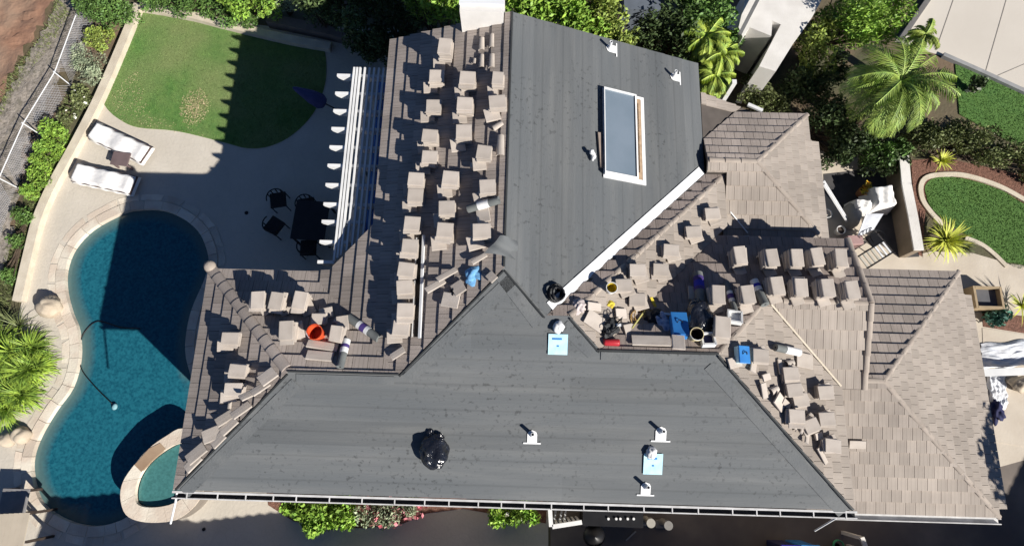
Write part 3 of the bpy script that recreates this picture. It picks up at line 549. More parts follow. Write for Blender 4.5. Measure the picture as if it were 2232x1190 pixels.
for t, wd in ((0, .045), (.07, .045), (.14, .042), (.25, .042), (.36, .042), (.47, .042), (.58, .042), (.69, .042)):
    a = P(772, 146, zr+.09); xx = a.x+t; yb = 3.55+max(0, xx+3.95)*.95; mb = MB(); mb.beam((xx, a.y, zr+.05), (xx, yb, zr+.05), wd, .06); mb.build('lath', WHITE, pg)
MB().prism([(-3.42, 8.1), (-3.42, 4.25), (-2.75, 4.9), (-2.75, 8.1)], zr-.215, zr-.205).build('blue_shade_sheet', MS('blue_shade_tint', (.10, .28, .80), (.08, .22, .70)), pg)  # added sheet, its blue stands in for sky-lit shade between the laths
mb = MB(); mb.beam((-3.72, 8.15, zr-.28), (-3.72, 3.6, zr-.28), .09, .2); mb.build('beam', WHITE, pg)
for y in (8.0, 6.0, 3.9): MB().beam((-3.72, y, 0), (-3.72, y, zr-.38), .12, .12, up=(0, 1, 0)).build('post', WHITE, pg)

# ---------------------------------------------------------------- loose tiles stacked on the roof
ORD = 'first second third fourth fifth sixth seventh eighth ninth tenth eleventh twelfth'.split()
tmesh = {}
def tile_mesh(l, wd):
    k = (round(l, 2), round(wd, 2))
    if k not in tmesh:
        mb = MB(); th = .026; n = 8; prof = [(-wd/2, .008), (-wd/2+.02, .008), (-wd/2+.035, 0), (-.015, 0), (0, .005), (.015, 0), (wd/2-.035, 0), (wd/2-.02, .008), (wd/2, .008)]; prof = [(-wd/2, .002), (-wd/2+.012, .007), (0, .009), (wd/2-.012, .007), (wd/2, .002)]
        vs = [(x, y, th+z) for x in (-l/2, l/2) for y, z in prof]+[(x, y, 0) for x in (-l/2, l/2) for y in (-wd/2, wd/2)]; m = len(prof)
        fs = [(i, m+i, m+i+1, i+1) for i in range(m-1)]+[tuple(range(m))[::1]+(2*m+1, 2*m), tuple(range(2*m-1, m-1, -1))+(2*m+2, 2*m+3), (0, 2*m, 2*m+2, m), (m-1, 2*m-1, 2*m+3, 2*m+1), (2*m, 2*m+1, 2*m+3, 2*m+2)]
        me = bpy.data.meshes.new('roof_tile'); me.from_pydata(vs, [], fs); me.materials.append(T_STK); tmesh[k] = me
    return tmesh[k]
def add_tile(parent, loc, rot, l, wd, name='roof_tile'):
    o = bpy.data.objects.new(name, tile_mesh(l, wd)); COL.objects.link(o); o.parent = parent
    o.matrix_local = Matrix.Translation(loc) @ rot.to_4x4(); return o
SR = random.Random(21)
def stack(px, py, pl, n, l, wd, yaw, label, group, prop=(0, 0), pyaw=.5, tilt=0., grow=1):
    half = (abs(pl[0])*(l if abs(math.cos(yaw)) > .7 else wd)+abs(pl[1])*(wd if abs(math.cos(yaw)) > .7 else l))/2; clear = half+.035; ht = clear+n*.036
    q = PP(px, py, pl, ht); base = Vector((q.x, q.y, zp(pl, q.x, q.y)))
    t = thing('tile_stack', base, label, 'tile stack', group)
    for i in range(n):
        dx, dy = SR.uniform(-.022, .022), SR.uniform(-.022, .022)
        if i == n-2 and SR.random() < .6: dy -= SR.uniform(.03, .08)
        r = Matrix.Rotation(yaw+SR.uniform(-.09, .09), 3, 'Z') @ Matrix.Rotation(SR.uniform(-.02, .02), 3, 'Y') @ Matrix.Rotation(tilt, 3, 'X')
        add_tile(t, Vector((dx, dy, clear+i*.036)), r, l, wd)
    pr = Vector((prop[0]*.8, prop[1]*1.05, max(clear-.032, pl[0]*prop[0]+pl[1]*prop[1]+.05+half*.5))); add_tile(t, pr, Matrix.Rotation(yaw+pyaw, 3, 'Z') @ Matrix.Rotation(SR.uniform(-.05, .05), 3, 'Y'), l*.95, wd)
    g = Vector((pl[0], pl[1])).normalized(); e = .42*(l if abs(g.x) > .5 and abs(math.cos(yaw)) > .7 or abs(g.y) > .5 and abs(math.cos(yaw)) < .7 else wd)
    # a tile stood on edge under the low side keeps the stack level
    hh = clear+e*.38-.05; c = -g*e; c = Vector((c.x, c.y, pl[0]*c.x+pl[1]*c.y+.05+hh/2-.012)); side = Vector((-g.y, g.x, 0)); rot = Matrix((side, Vector((0, 0, 1)), side.cross(Vector((0, 0, 1))))).transposed()
    add_tile(t, c, rot, min(l, wd), max(.05, hh), 'prop_tile')
    return t
GW = 'tile stacks on the west slope'
for i, (x, y) in enumerate([(950, 165), (944, 229), (937, 294), (934, 343), (905, 388), (904, 425), (897, 486), (891, 538), (887, 587), (882, 627), (882, 677), (872, 713)]):
    stack(x, y, A_W, SR.choice((6, 7, 8)), .31, .285, SR.uniform(-.06, .03), 'tan tile stack, %s from the north in the long column nearest the pergola' % ORD[i], GW, (-.17, -.13), .12)
for i, (x, y) in enumerate([(1018, 168), (1014, 224), (1010, 286), (981, 388), (973, 452), (968, 503)]):
    stack(x, y, A_W, SR.choice((8, 8, 9)), .31, .295, SR.uniform(-.05, .05), 'tan tile stack, %s from the north in the middle column of the west slope' % ORD[i], GW, (-.16, -.15), .15)
for i, (x, y, w_) in enumerate([(1086, 171, .22), (1085, 221, .33), (1057, 329, .28), (1061, 406, .31), (1049, 501, .34)]):
    stack(x, y, A_W, SR.choice((6, 7)), w_, .29, SR.uniform(-.15, .1), 'tan tile stack, %s from the north beside the grey felt ridge' % ORD[i], GW, (-.14, -.16), .2)
stack(971, 101, A_W, 9, .27, .38, -.03, 'tallest stack of loose tan tiles, alone just left of the chimney', GW, (-.2, -.17), .1)
GB = 'tile stacks on the south west wing'
for i, (x, y, a) in enumerate([(559, 654, .02), (603, 654, -.12), (651, 655, -.1)]):
    stack(x, y, BN, 8, .35, .275, math.pi/2+a, 'tan tile stack, %s from the west in the row of three by the barrel hip' % ORD[i], GB, (.12, -.08), .6)
stack(623, 721, BN, 7, .37, .28, math.pi/2, 'stack of tan tiles just left of the orange bucket', GB, (.15, .05), .3)
stack(733, 725, BN, 6, .31, .24, math.pi/2-.12, 'stack of tan tiles just right of the orange bucket', GB, (.05, .22), .3)
stack(694, 694, BN, 4, .28, .22, .05, 'stack of tan tiles directly behind the orange bucket', GB, (.12, .14), .2)
for i, (x, y) in enumerate([(499, 737), (515, 806), (507, 849)]):
    stack(x, y, BW, 6, .33, .25, SR.uniform(-.05, .05), 'tan tile stack, %s from the north on the slope above the pool' % ORD[i], GB, (-.2, -.1), .1)
GD = 'tile stacks on the dark north slope'
for i, (x, y) in enumerate([(1616, 556), (1683, 560), (1738, 560), (1782, 560), (1836, 563)]):
    stack(x, y, N2, SR.choice((10, 11)), .37, .24, math.pi/2+.06, 'tan tile stack, %s from the west in the back row of the dark slope' % ORD[i], GD, (.06, -.15), .3)
for i, (x, y) in enumerate([(1566, 641), (1634, 641), (1696, 620), (1746, 624), (1804, 626), (1858, 632)]):
    stack(x, y, N2, SR.choice((10, 11)), .36, .25, math.pi/2+.05, 'tan tile stack, %s from the west in the front row of the dark slope' % ORD[i], GD, (.03, -.14), .25)
GC = 'tile stacks on the east slope by the white flashing'
for i, (x, y, a, n) in enumerate([(1555, 464, .1, 5), (1513, 504, .05, 5), (1462, 545, 0, 4), (1392, 590, .02, 6), (1439, 590, 0, 2), (1359, 622, .1, 3), (1389, 652, 0, 3)]):
    stack(x, y, CC, n, .31, .26, a, 'tan tile stack, %s from the top on the slope below the white flashing' % ORD[i], GC, (.1, -.06), .3)
stack(1577, 713, N2, 6, .40, .30, math.pi/2-.1, 'stack of tan tiles with holes beside the white square tub', GC, (.02, -.1), .2)
GE = 'tile stacks on the south east hip'
for i, (x, y, n, a) in enumerate([(1658, 773, 6, 0), (1726, 816, 5, .1), (1734, 848, 5, .05), (1803, 854, 6, 0), (1745, 872, 4, .2), (1736, 908, 5, -.1), (1805, 914, 6, 0), (1768, 925, 4, .4), (1815, 970, 6, 0)]):
    stack(x, y, E2, n, .29, .26, a, 'tan tile stack, %s from the top on the triangular south east slope' % ORD[i], GE, (.1, .05), .4)

# single loose tiles and broken pieces lying about
def loose(px, py, pl, l, wd, yaw, label, group, h=.06, lean=0., n=1, name='loose_tile'):
    q = PP(px, py, pl, h); r = onslope(pl, yaw) @ Matrix.Rotation(lean, 3, 'Y')
    t = bpy.data.objects.new(name, tile_mesh(l, wd)); COL.objects.link(t); t.matrix_world = Matrix.Translation(q+Vector((0, 0, abs(math.sin(lean))*l/2))) @ r.to_4x4()
    tag(t, label, 'roof tile', group)
GL = 'loose tiles lying on the roof'
for i, (x, y, l, wd, yw, le) in enumerate([(587, 822, .33, .26, .9, .5), (572, 848, .36, .16, 1.0, .7), (551, 861, .38, .15, .95, .9), (531, 895, .38, .17, .95, .6), (502, 928, .36, .2, .9, .3), (494, 912, .33, .2, .8, .5), (465, 947, .33, .27, .5, .4), (478, 958, .3, .2, .9, .2), (432, 988, .40, .24, .85, .3), (424, 1008, .36, .2, .9, .2)]):
    loose(x, y, BW, l, wd, yw, 'loose tan tile along the felt edge above the pool, %s from the top' % ORD[i], GL, .07, le)
for x, y, pl, l, wd, yw, le, lab in ((704, 754, BN, .62, .17, -.12, .02, 'long flat tan tile lying just below the orange bucket'), (698, 776, BN, .52, .2, -.05, .02, 'long flat tan tile lying against the felt edge near the white banded roll'), (744, 703, BN, .3, .1, -.2, .1, 'thin tan tile sliver between the two banded rolls'),
    (868, 770, A_W, .3, .14, .6, .1, 'loose tan tile at the foot of the white seam strip'), (1699, 800, E2, .30, .1, 1.57, .1, 'upright bright tile strip beside the banded roll on the south east slope'), (1752, 786, E2, .42, .3, -.1, .02, 'flat tan tile by the thin white valley strip'),
    (1663, 851, E2, .3, .13, -1.3, .2, 'narrow leaning tile at the felt edge, west end of the south east slope pile'), (1697, 876, E2, .3, .26, -.7, .25, 'grey brown tile leaning at the felt edge of the south east slope'), (1757, 948, E2, .36, .08, 1.1, .2, 'thin tile sliver at the felt edge of the south east slope'),
    (1745, 932, E2, .3, .06, .9, .3, 'thinnest tile sliver beside the small cap tile on the south east slope'), (1790, 992, E2, .36, .1, -1.0, .1, 'long tile sliver near the bottom of the south east slope'), (1294, 669, CC, .3, .16, 0., .1, 'flat tan tile just right of the white flashing foot'),
    (1296, 700, CC, .42, .3, -.5, .05, 'broad tan tile lying on the felt edge left of the black tool pile'), (1352, 684, CC, .25, .2, .1, .1, 'small pinkish tile above the black tool pile'), (1370, 722, CC, .22, .28, .3, .1, 'pale tile between the black tool pile and the hose coil'),
    (1419, 743, N2, .74, .22, 0., .0, 'long tan tile plank along the felt edge left of the blue box'), (1600, 790, E2, .3, .2, .3, 0., 'flat tan tile left of the pale blue bag on the south east slope'), (983, 655, A_W, .34, .28, -.2, .1, 'grey tan tile lying by the felt edge below the blue bag'),
    (950, 626, A_W, .42, .14, .75, .5, 'leaning grey tile left of the blue bag'), (975, 603, A_W, .45, .12, .8, .6, 'long leaning grey tile upper left of the blue bag'), (1000, 628, A_W, .24, .26, .6, .1, 'tan tile just left of the blue bag'), (1045, 565, A_W, .32, .1, .6, .2, 'narrow dark tile above the blue bag near the felt flap'),
    (1054, 470, A_W, .26, .32, .2, .05, 'fan shaped tan tile below the banded roll on the west slope'), (1072, 604, A_W, .16, .2, .8, .1, 'small broken tile right of the blue bag'), (1508, 640, N2, .16, .32, -.1, .1, 'bent tan tile piece left of the navy banded roll'), (1640, 770, E2, .1, .1, 0, 0, 'small tile chip beside the pale blue bag'), (1478, 747, N2, .3, .24, 1.5, .05, 'tan tile lying on the blue box at the felt edge'),
    (1037, 361, A_W, .2, .12, .1, .1, 'small pale tile between the columns near the felt ridge'), (1440, 588, CC, .3, .3, 0, 0, 'pale tile with dark scribble right of the bottom stack')):
    loose(x, y, pl, l, wd, yw, lab, GL, .06 if x not in (1478,) else .3, le)
# barrel shaped ridge tiles near the chimney and elsewhere
def captile(px, py, pl, yaw, L, r, label, h=.06):
    q = PP(px, py, pl, h); mb = MB(); R = onslope(pl, yaw); ring = []
    for x, k in ((-L/2, 1), (L/2, .78)):
        for rr in (r*k, r*k-.018):
            for t in range(9): a = math.pi*t/8; ring.append(q+R @ Vector((x, math.cos(a)*rr, math.sin(a)*rr*.8)))
    f = lambda s: [(s+i, s+i+1, s+i+10, s+i+9) for i in range(8)]
    mb.add(ring, [(i, i+1, 18+i+1, 18+i) for i in range(8)]+[(9+i, 27+i, 27+i+1, 9+i+1) for i in range(8)]+[(i, 9+i, 10+i, i+1) for i in range(8)]+[(18+i, 19+i, 28+i, 27+i) for i in range(8)], .8)
    mb.build('ridge_tile', T_STK, label=label, cat='ridge tile', group='barrel ridge tiles left on the roof')
captile(1050, 97, A_W, 1.57, .3, .07, 'curved pale ridge tile by the chimney, upper left of four'); captile(1050, 134, A_W, 1.57, .3, .06, 'curved pale ridge tile by the chimney, lower left of four')
captile(1072, 90, A_W, 1.57, .32, .06, 'curved pale ridge tile by the chimney, upper right of four'); captile(1072, 134, A_W, 1.57, .32, .07, 'curved pale ridge tile by the chimney, lower right of four')
captile(1086, 274, A_W, .5, .22, .07, 'curved ridge tile fragment against the felt ridge'); captile(1091, 318, A_W, 1.57, .44, .09, 'long barrel ridge tile lying against the felt ridge', .08)
captile(1721, 792, E2, .3, .2, .08, 'curved ridge tile on the south east slope beside the banded roll'); captile(1687, 850, E2, .5, .2, .08, 'curved ridge tile leaning at the felt edge, south east slope'); captile(1734, 928, E2, .8, .18, .07, 'small curved white ridge tile low on the south east slope')
captile(1034, 134, A_W, 1.5, .12, .04, 'tiny pale tile piece below the chimney')
captile(501, 882, BW, 1.57, .16, .05, 'small upright ridge tile above the pool corner stack')

# rolls of roofing felt with paper bands
def roll(p, q, r, bands, bandmat, label, mat=None, bump=0):
    p, q = Vector(p), Vector(q); d = q-p; rot = d.to_track_quat('Z', 'Y').to_matrix().to_4x4(); M4 = Matrix.Translation(p) @ rot; ln = d.length
    t = thing('felt_roll', (p+q)/2-Vector((0, 0, r)), label, 'roofing roll', 'rolls of roofing felt')
    MB().lathe([(.02, .004), (r*.5, .0), (r, 0), (r, ln), (r*.5, ln), (.02, ln-.004)], 20, M4).build('roll', mat or FELT_R, t, smooth=False)
    for (a, b), m in zip(bands, bandmat): MB().lathe([(r, a*ln), (r+.004, a*ln), (r+.004, b*ln), (r, b*ln)], 20, M4).build('paper_band', m, t)
FELT_R = MS('felt_roll_surface', (.17, .18, .175), (.13, .14, .14), scale=6)
def rl(x0, y0, x1, y1, pl, r=.085, h=None): h = h or r+.05; return PP(x0, y0, pl, h), PP(x1, y1, pl, h), r
b3 = [(.33, .43), (.43, .58), (.58, .68)]
roll(*rl(760, 692, 826, 738, BN, .085), b3, [WHITE, PURP, WHITE], 'grey felt roll with purple and white bands in the valley right of the bucket')
roll(*rl(741, 800, 756, 740, BN, .075), [(.5, .68), (.68, .8), (.8, .98)], [WHITE, PURP, WHITE], 'grey felt roll with white end bands standing off the felt edge below the bucket')
roll(*rl(1020, 456, 1088, 436, A_W, .08), b3, [WHITE, CUSH, WHITE], 'grey felt roll with white bands by the felt ridge, among the tile stacks')
roll(*rl(1521, 596, 1528, 660, N2, .10), [(.15, .3), (.3, .5), (.5, .6)], [PURP, VIOLET, PURP], 'dark felt roll with bright blue bands at the valley of the dark slope')
roll(*rl(1583, 615, 1603, 680, N2, .06), b3, [WHITE, PURP, WHITE], 'thin felt roll with white bands between the first two front row stacks')
roll(*rl(1643, 612, 1668, 664, N2, .085), [(.0, .18), (.18, .3), (.3, .45)], [WHITE, VIOLET, WHITE], 'felt roll with blue and white bands beside the second front row stack')
roll(*rl(1690, 757, 1742, 768, E2, .075), [(.4, .6), (.6, .75), (.75, 1)], [WHITE, CUSH, WHITE], 'short grey and white felt roll at the top of the south east slope')

# buckets, boxes, tools
def bucket(px, py, pl, r, h, mat, inner, label, yaw=0, name='bucket', lift=.05):
    q = PP(px, py, pl, h); b = Vector((q.x, q.y, zp(pl, q.x, q.y)+lift)); t = thing(name, b, label, 'bucket'); M4 = Matrix.Translation(b)
    MB().lathe([(0, 0), (r*.82, 0), (r, h), (r+.012, h), (r+.012, h-.03), (r, h-.03)], 24, M4).build('shell', mat, t, smooth=False)
    MB().lathe([(r-.008, h), (r*.78, .03), (0, .03)], 24, M4).build('inside', inner, t)
    MB().tube([b+Vector(((r+.01)*math.cos(a), (r+.01)*math.sin(a)*.9, h-.01-.03*math.sin(a))) for a in [yaw+math.pi*k/10 for k in range(11)]], .006, 5).build('handle', METAL, t)
bucket(687, 724, BN, .145, .33, ORNG, ORNG, 'open orange bucket standing among tile stacks on the south west wing', 1.)
bucket(1333, 628, CC, .10, .25, WHITE, YELW, 'small white bucket with yellow things inside, near the white flashing', .5)
bucket(1518, 729, N2, .12, .3, MS('cream_bucket', (.7, .6, .35)), DWOOD, 'cream bucket with a dark inside standing right of the blue box', 2.)
def boxy(name, px, py, pl, sz, yaw, mat, label, cat, lift=.05, lidmat=None, group=None, open_=False):
    q = PP(px, py, pl, sz[2]); b = Vector((q.x, q.y, zp(pl, q.x, q.y)+lift)); t = thing(name, b, label, cat, group); R = onslope(pl, yaw); n = R.col[2]
    if open_:
        x, y, z = sz; m = MB(); c = b+n*z/2
        for dx, dy, sx, sy in ((x/2, 0, .015, y), (-x/2, 0, .015, y), (0, y/2, x, .015), (0, -y/2, x, .015)): m.box(c+R @ Vector((dx, dy, 0)), (sx+.01, sy+.01, z), R)
        m.build('side', mat, t); MB().box(b+n*.03, (x-.02, y-.02, .02), R).build('inside', lidmat, t)
        m = MB()
        for dx, dy, sx, sy in ((x/2, 0, .035, y+.035), (-x/2, 0, .035, y+.035), (0, y/2, x, .035), (0, -y/2, x, .035)): m.box(b+n*(z+.006)+R @ Vector((dx, dy, 0)), (sx, sy, .012), R)
        m.build('rim', mat, t)
    else:
        MB().box(b+n*sz[2]/2, sz, R).build('body', mat, t, bevel=.02); MB().box(b+n*(sz[2]+.012), (sz[0]*1.05, sz[1]*1.05, .03), R).build('lid', lidmat or mat, t, bevel=.01)
        MB().tube([b+n*(sz[2]+.03)+R @ Vector((.05*math.cos(a), .05*math.sin(a), .03*math.sin(a*1.))) for a in [math.pi*k/8 for k in range(9)]], .008, 5).build('handle', BLACK, t)
boxy('storage_box', 1481, 714, N2, (.30, .48, .2), 0, BLUE, 'blue plastic box on the roof ridge with a tan tile on its lower end', 'box')
boxy('tub', 1543, 743, N2, (.24, .24, .12), .05, WHITE, 'square white rimmed tub with a navy inside, at the felt edge', 'tub', lidmat=NAVY, open_=True)
boxy('tub', 1601, 694, N2, (.26, .24, .10), -.15, WHITE, 'plain white square tub beside the stack with holes', 'tub', lidmat=WHITE, open_=True)
boxy('storage_box', 1614, 773, E2, (.24, .32, .14), 0, LBLUE, 'pale blue box by the first stack of the south east slope', 'box', lidmat=BLUE)
def soft(name, px, py, pl, sz, mat, label, cat, seed, amp=.25, yaw=0, extra=None):
    q = PP(px, py, pl, sz[2]); c = Vector((q.x, q.y, zp(pl, q.x, q.y)+sz[2]*.8)); mb = MB(); mb.blob(c, sz, seed, amp, 16, rot=Matrix.Rotation(yaw, 3, 'Z'))
    if extra: extra(mb, c)
    return mb.build(name, mat, label=label, cat=cat, smooth=True)
BAG = MS('shiny_black_plastic', (.012, .013, .018), rough=.2, spec=.9, bump=1.6, bscale=7)
soft('trash_bag', 945, 984, SL, (.27, .34, .2), BAG, 'shiny black trash bag sitting on the grey felt south slope', 'trash bag', 5, .14, .2, lambda m, c: (m.blob(c+Vector((-.08, .3, .02)), (.07, .12, .05), 2, .3, 8), m.blob(c+Vector((.1, .26, .05)), (.1, .08, .06), 8, .3, 8)))
soft('trash_bag', 1526, 692, N2, (.28, .36, .16), BAG, 'big dark crumpled bag on the dark slope behind the cream bucket', 'trash bag', 9, .2)
def coil(name, px, py, pl, R, r, turns, mat, label, cat, h=.08, wob=.02):
    q = PP(px, py, pl, h); X = onslope(pl, 0); mb = MB(); rr = random.Random(px)
    for t in range(turns):
        a0 = rr.uniform(0, 6); RR = R*rr.uniform(.65, 1.05); off = Vector((rr.uniform(-.03, .03), rr.uniform(-.03, .03), t*r*1.1-.04)); mb.tube([q+X @ (off+Vector((RR*math.cos(a0+a/14*2*math.pi), RR*math.sin(a0+a/14*2*math.pi), wob*math.sin(a)))) for a in range(15)], r, 6)
    return mb.build(name, mat, label=label, cat=cat, smooth=True)
coil('hose_coil', 1212, 640, A_E, .16, .018, 8, BLACK, 'black coiled hose at the foot of the white valley flashing', 'hose coil')
coil('hose_coil', 1393, 690, CC, .2, .011, 4, MS('tan_hose', (.35, .22, .08)), 'loose tan and orange hose loops in the middle of the tool pile', 'hose coil')
soft('tool_bag', 1035, 598, A_W, (.19, .16, .045), MS('sky_blue_bag', (.12, .32, .58), (.2, .42, .65), scale=12), 'light blue crumpled bag by the felt edge of the west slope', 'bag', 4, .6, .5)
soft('dark_cloth', 995, 640, A_W, (.1, .16, .05), BLACK, 'small black cloth left of the light blue bag', 'cloth', 11, .5, .3)
soft('cloth', 1449, 704, N2, (.12, .25, .05), MS('striped_cloth', (.55, .6, .7), (.2, .25, .4), scale=14), 'rumpled white and blue cloth left of the blue box', 'cloth', 12, .5, .4)
soft('glove', 1331, 664, CC, (.08, .07, .03), YELW, 'yellow work glove lying above the black tool pile', 'glove', 13, .5)
soft('jacket', 1425, 690, N2, (.2, .15, .06), BLACK, 'black jacket spread behind the blue and white cloth', 'jacket', 15, .45)
soft('vent_cover', 1263, 668, CC, (.1, .14, .04), MS('pale_rag', (.6, .52, .5)), 'pale pinkish rag beside the hip corner below the black coil', 'rag', 17, .5)
ct = thing('air_compressor', PP(1333, 735, CC), 'black and red air compressor with hoses at the corner of the tool pile', 'compressor')
q = PP(1333, 746, CC, .12); MB().lathe([(0, -.16), (.06, -.15), (.07, -.12), (.07, .12), (.06, .15), (0, .16)], 14, Matrix.Translation(q) @ Matrix.Rotation(1.57, 4, 'Y')).build('tank', REDP, ct, smooth=True)
q = PP(1335, 712, CC, .14); m_ = MB(); m_.blob(q, (.14, .15, .09), 7, .5, 10); m_.blob(q+Vector((-.1, -.12, 0)), (.1, .1, .08), 17, .4, 10); m_.build('motor', DGREY, ct)
m_ = MB(); [m_.tube([q+Vector((.18*math.cos(k+t), .17*math.sin(k*1.3+t), .08+.05*math.sin(3*t+k))) for t in [i*.35 for i in range(8)]], .009, 5) for k in range(6)]; m_.build('air_hose', BLACK, ct); m_ = MB(); m_.box(q+Vector((.1, .02, .09)), (.1, .05, .03)); m_.build('bracket', METAL, ct)
mb = MB(); a, b = PP(1419, 648, CC, .1), PP(1430, 672, CC, .1); mb.beam(a, b, .05, .04); mb.build('level', YELW, label='bright yellow tool lying just below the last stack of the slope', cat='hand tool')
mb = MB(); a, b = PP(1378, 716, CC, .1), PP(1412, 668, CC, .1); mb.beam(a, b, .025, .03); mb.build('pole', MS('pale_yellow', (.6, .55, .2)), label='thin pale yellow rod slanting across the hose loops', cat='hand tool')
mb = MB(); mb.beam(PP(1438, 682, N2, .1), PP(1468, 686, N2, .1), .04, .04); mb.build('pry_bar', METAL, label='short grey metal bar above the blue box', cat='hand tool')
# flashing sheets with caps
def sheetcap(px, py, hx, hy, w_, h_, label):
    q = PP(px, py, SL, .02); n = Vector((0, -.38, 1)).normalized(); R = onslope(SL, 0); t = thing('vent_flashing', q, label, 'vent flashing'); MB().box(q+n*.02, (w_, h_, .006), R).build('film', LBLUE, t)
    c = PP(hx, hy, SL, .08); m = MB(); m.blob(c, (.10, .12, .07), px, .35, 10); m.build('vent_hood', WHITE, t, smooth=True); MB().box(q+n*.027+R @ Vector((-.02, h_*.27, 0)), (w_*.5, .035, .003), R).build('printed_mark', BLUE, t); MB().box(q+n*.027+R @ Vector((0, -.03, 0)), (.04, .03, .003), R).build('printed_mark', BLUE, t)
sheetcap(1216, 750, 1217, 712, .37, .40, 'pale blue film sheet with a white hood on the felt near the hip'); sheetcap(1423, 1010, 1420, 986, .37, .42, 'pale blue film sheet low on the south slope between two vent pipes')
mb = MB(); q = PP(1294, 340, A_E, .12); mb.blob(q, (.05, .09, .06), 3, .35, 8); mb.blob(q+Vector((-.05, .05, .08)), (.05, .06, .05), 5, .2, 8); mb.build('drill', WHITE, label='small white tool on the felt just left of the skylight', cat='hand tool', smooth=True)
mb = MB(); a = PP(1306, 290, A_E, .05); b = PP(1312, 366, A_E, .05); mb.beam(a, b, .08, .05, up=(.38, 0, 1)); mb.build('board', MS('tan_board', (.3, .24, .2)), label='short tan board lying against the left side of the skylight', cat='board')

# ---------------------------------------------------------------- plants
def leaf_mesh(blobs, N, size, seed=0, asp=.5, shell=.55, droop=0.):
    R = np.random.default_rng(seed); vol = np.array([b[3]*b[4] for b in blobs]); cnt = (N*vol/vol.sum()).astype(int)+1; C = []; T = []
    for (x, y, z, rx, rz), c in zip(blobs, cnt):
        sub = 9; sc_ = R.normal(size=(sub, 3)); sc_ /= np.linalg.norm(sc_, axis=1)[:, None]; sc_ *= R.uniform(.35, .85, (sub, 1)); k = R.integers(0, sub, c)
        d = R.normal(size=(c, 3)); d /= np.linalg.norm(d, axis=1)[:, None]; d *= (R.uniform(shell, 1, (c, 1)))*.5
        p = (sc_[k]+d)*np.array([rx, rx, rz]); C.append(p+np.array([x, y, z])); tone = R.uniform(.15, .85, sub); T.append(np.clip(tone[k]+R.uniform(-.2, .2, c), 0, 1))
    C = np.concatenate(C); T = np.concatenate(T); n = len(C); C[:, 2] = np.maximum(C[:, 2], .03)
    a = R.normal(size=(n, 3)); a[:, 2] = a[:, 2]*.5-droop; a /= np.linalg.norm(a, axis=1)[:, None]; b = np.cross(a, R.normal(size=(n, 3))*[1, 1, .35]+np.array([0, 0, .01])); b = np.cross(a, np.cross(a, [0, 0, 1])+R.normal(size=(n, 3))*.45); b /= np.linalg.norm(b, axis=1)[:, None]+1e-9
    s = size*R.uniform(.6, 1.35, (n, 1)); V = np.stack([C-a*s, C+b*s*asp, C+a*s, C-b*s*asp], 1).reshape(-1, 3)
    mb = MB(); mb.v = V; mb.f = [(4*i, 4*i+1, 4*i+2, 4*i+3) for i in range(n)]; mb.r = np.repeat(T, 4).tolist(); mb.u = [0.]*(4*n); return mb
def shrub(name, blobs, mat, N, size, label, cat, group=None, asp=.5, seed=None, extra=None, trunk=True):
    """blobs: (px, py, z of the crown's middle, radius, half height)"""
    B = []
    for px, py, z, r, h in blobs: p = P(px, py, z); B.append((p.x, p.y, z, r, h))
    c = B[0]; t = thing(name, (c[0], c[1], 0), label, cat, group); leaf_mesh(B, N, size, seed or int(blobs[0][0]*7+blobs[0][1]), asp).build('crown', mat, t)
    if trunk:
        mb = MB()
        for x, y, z, r, h in B:
            for k in range(4): a = k*1.6+x; mb.tube([(c[0]+.02*math.cos(a), c[1]+.02*math.sin(a), 0), (x*.7+c[0]*.3+.2*r*math.cos(a), y*.7+c[1]*.3+.2*r*math.sin(a), z*.6), (x+.6*r*math.cos(a), y+.6*r*math.sin(a), z+h*.3)], [.04*(.6+z*.2), .03, .01], 6)
        mb.build('trunk', BARK, t)
    if extra: leaf_mesh(B, extra[1], extra[2], 99, .9, .9).build('blossom', extra[0], t)
    return t
GS = 'shrubs along the hillside fence'
shrub('shrub', [(232, 6, .6, .85, .6), (270, 30, .5, .5, .5), (205, 10, .6, .6, .5)], L_MID, 5000, .045, 'big mid green shrub at the top corner between fence and cream kerb', 'shrub', GS)
shrub('shrub', [(212, 84, .35, .4, .3), (232, 76, .3, .3, .25)], L_YEL, 1500, .04, 'yellow green shrub below the big shrub by the fence', 'shrub', GS)
shrub('shrub', [(192, 132, .35, .55, .35), (200, 170, .3, .42, .3)], L_GRY, 3500, .035, 'rounded pale sage shrub beside the cream kerb', 'shrub', GS, asp=.3)
shrub('shrub', [(168, 215, .25, .4, .25), (150, 245, .2, .35, .2)], L_OLV, 1500, .04, 'low olive shrub with a few white flowers beside the kerb', 'shrub', GS, extra=(L_WHT, 20, .05))
shrub('shrub', [(122, 290, .35, .42, .35), (104, 330, .35, .4, .35)], L_BRT, 2600, .05, 'bright green leafy shrub, upper one beside the kerb near the loungers', 'shrub', GS, asp=.3)
shrub('shrub', [(86, 380, .3, .4, .3), (70, 420, .3, .38, .3), (95, 350, .3, .3, .3)], L_BRT, 2600, .05, 'bright green leafy shrub, lower one beside the kerb above the pool', 'shrub', GS, asp=.3)
shrub('shrub', [(48, 470, .25, .35, .25), (35, 520, .22, .3, .25), (20, 600, .2, .3, .2)], L_MID, 1700, .05, 'thin straggling green shrub low down by the kerb end', 'shrub', GS, asp=.3)
blades('weeds', poly([(150, 200), (190, 190), (150, 300), (90, 440), (50, 560), (20, 690), (-20, 690), (20, 540), (70, 390), (120, 270)]), 9000, .11, L_OLV, .01, wd=.012)
blades('hillside_weeds', poly([(130, 0), (160, 30), (100, 130), (40, 200), (0, 260), (10, 180), (90, 90)]), 5000, .10, L_OLV, .05, wd=.014)
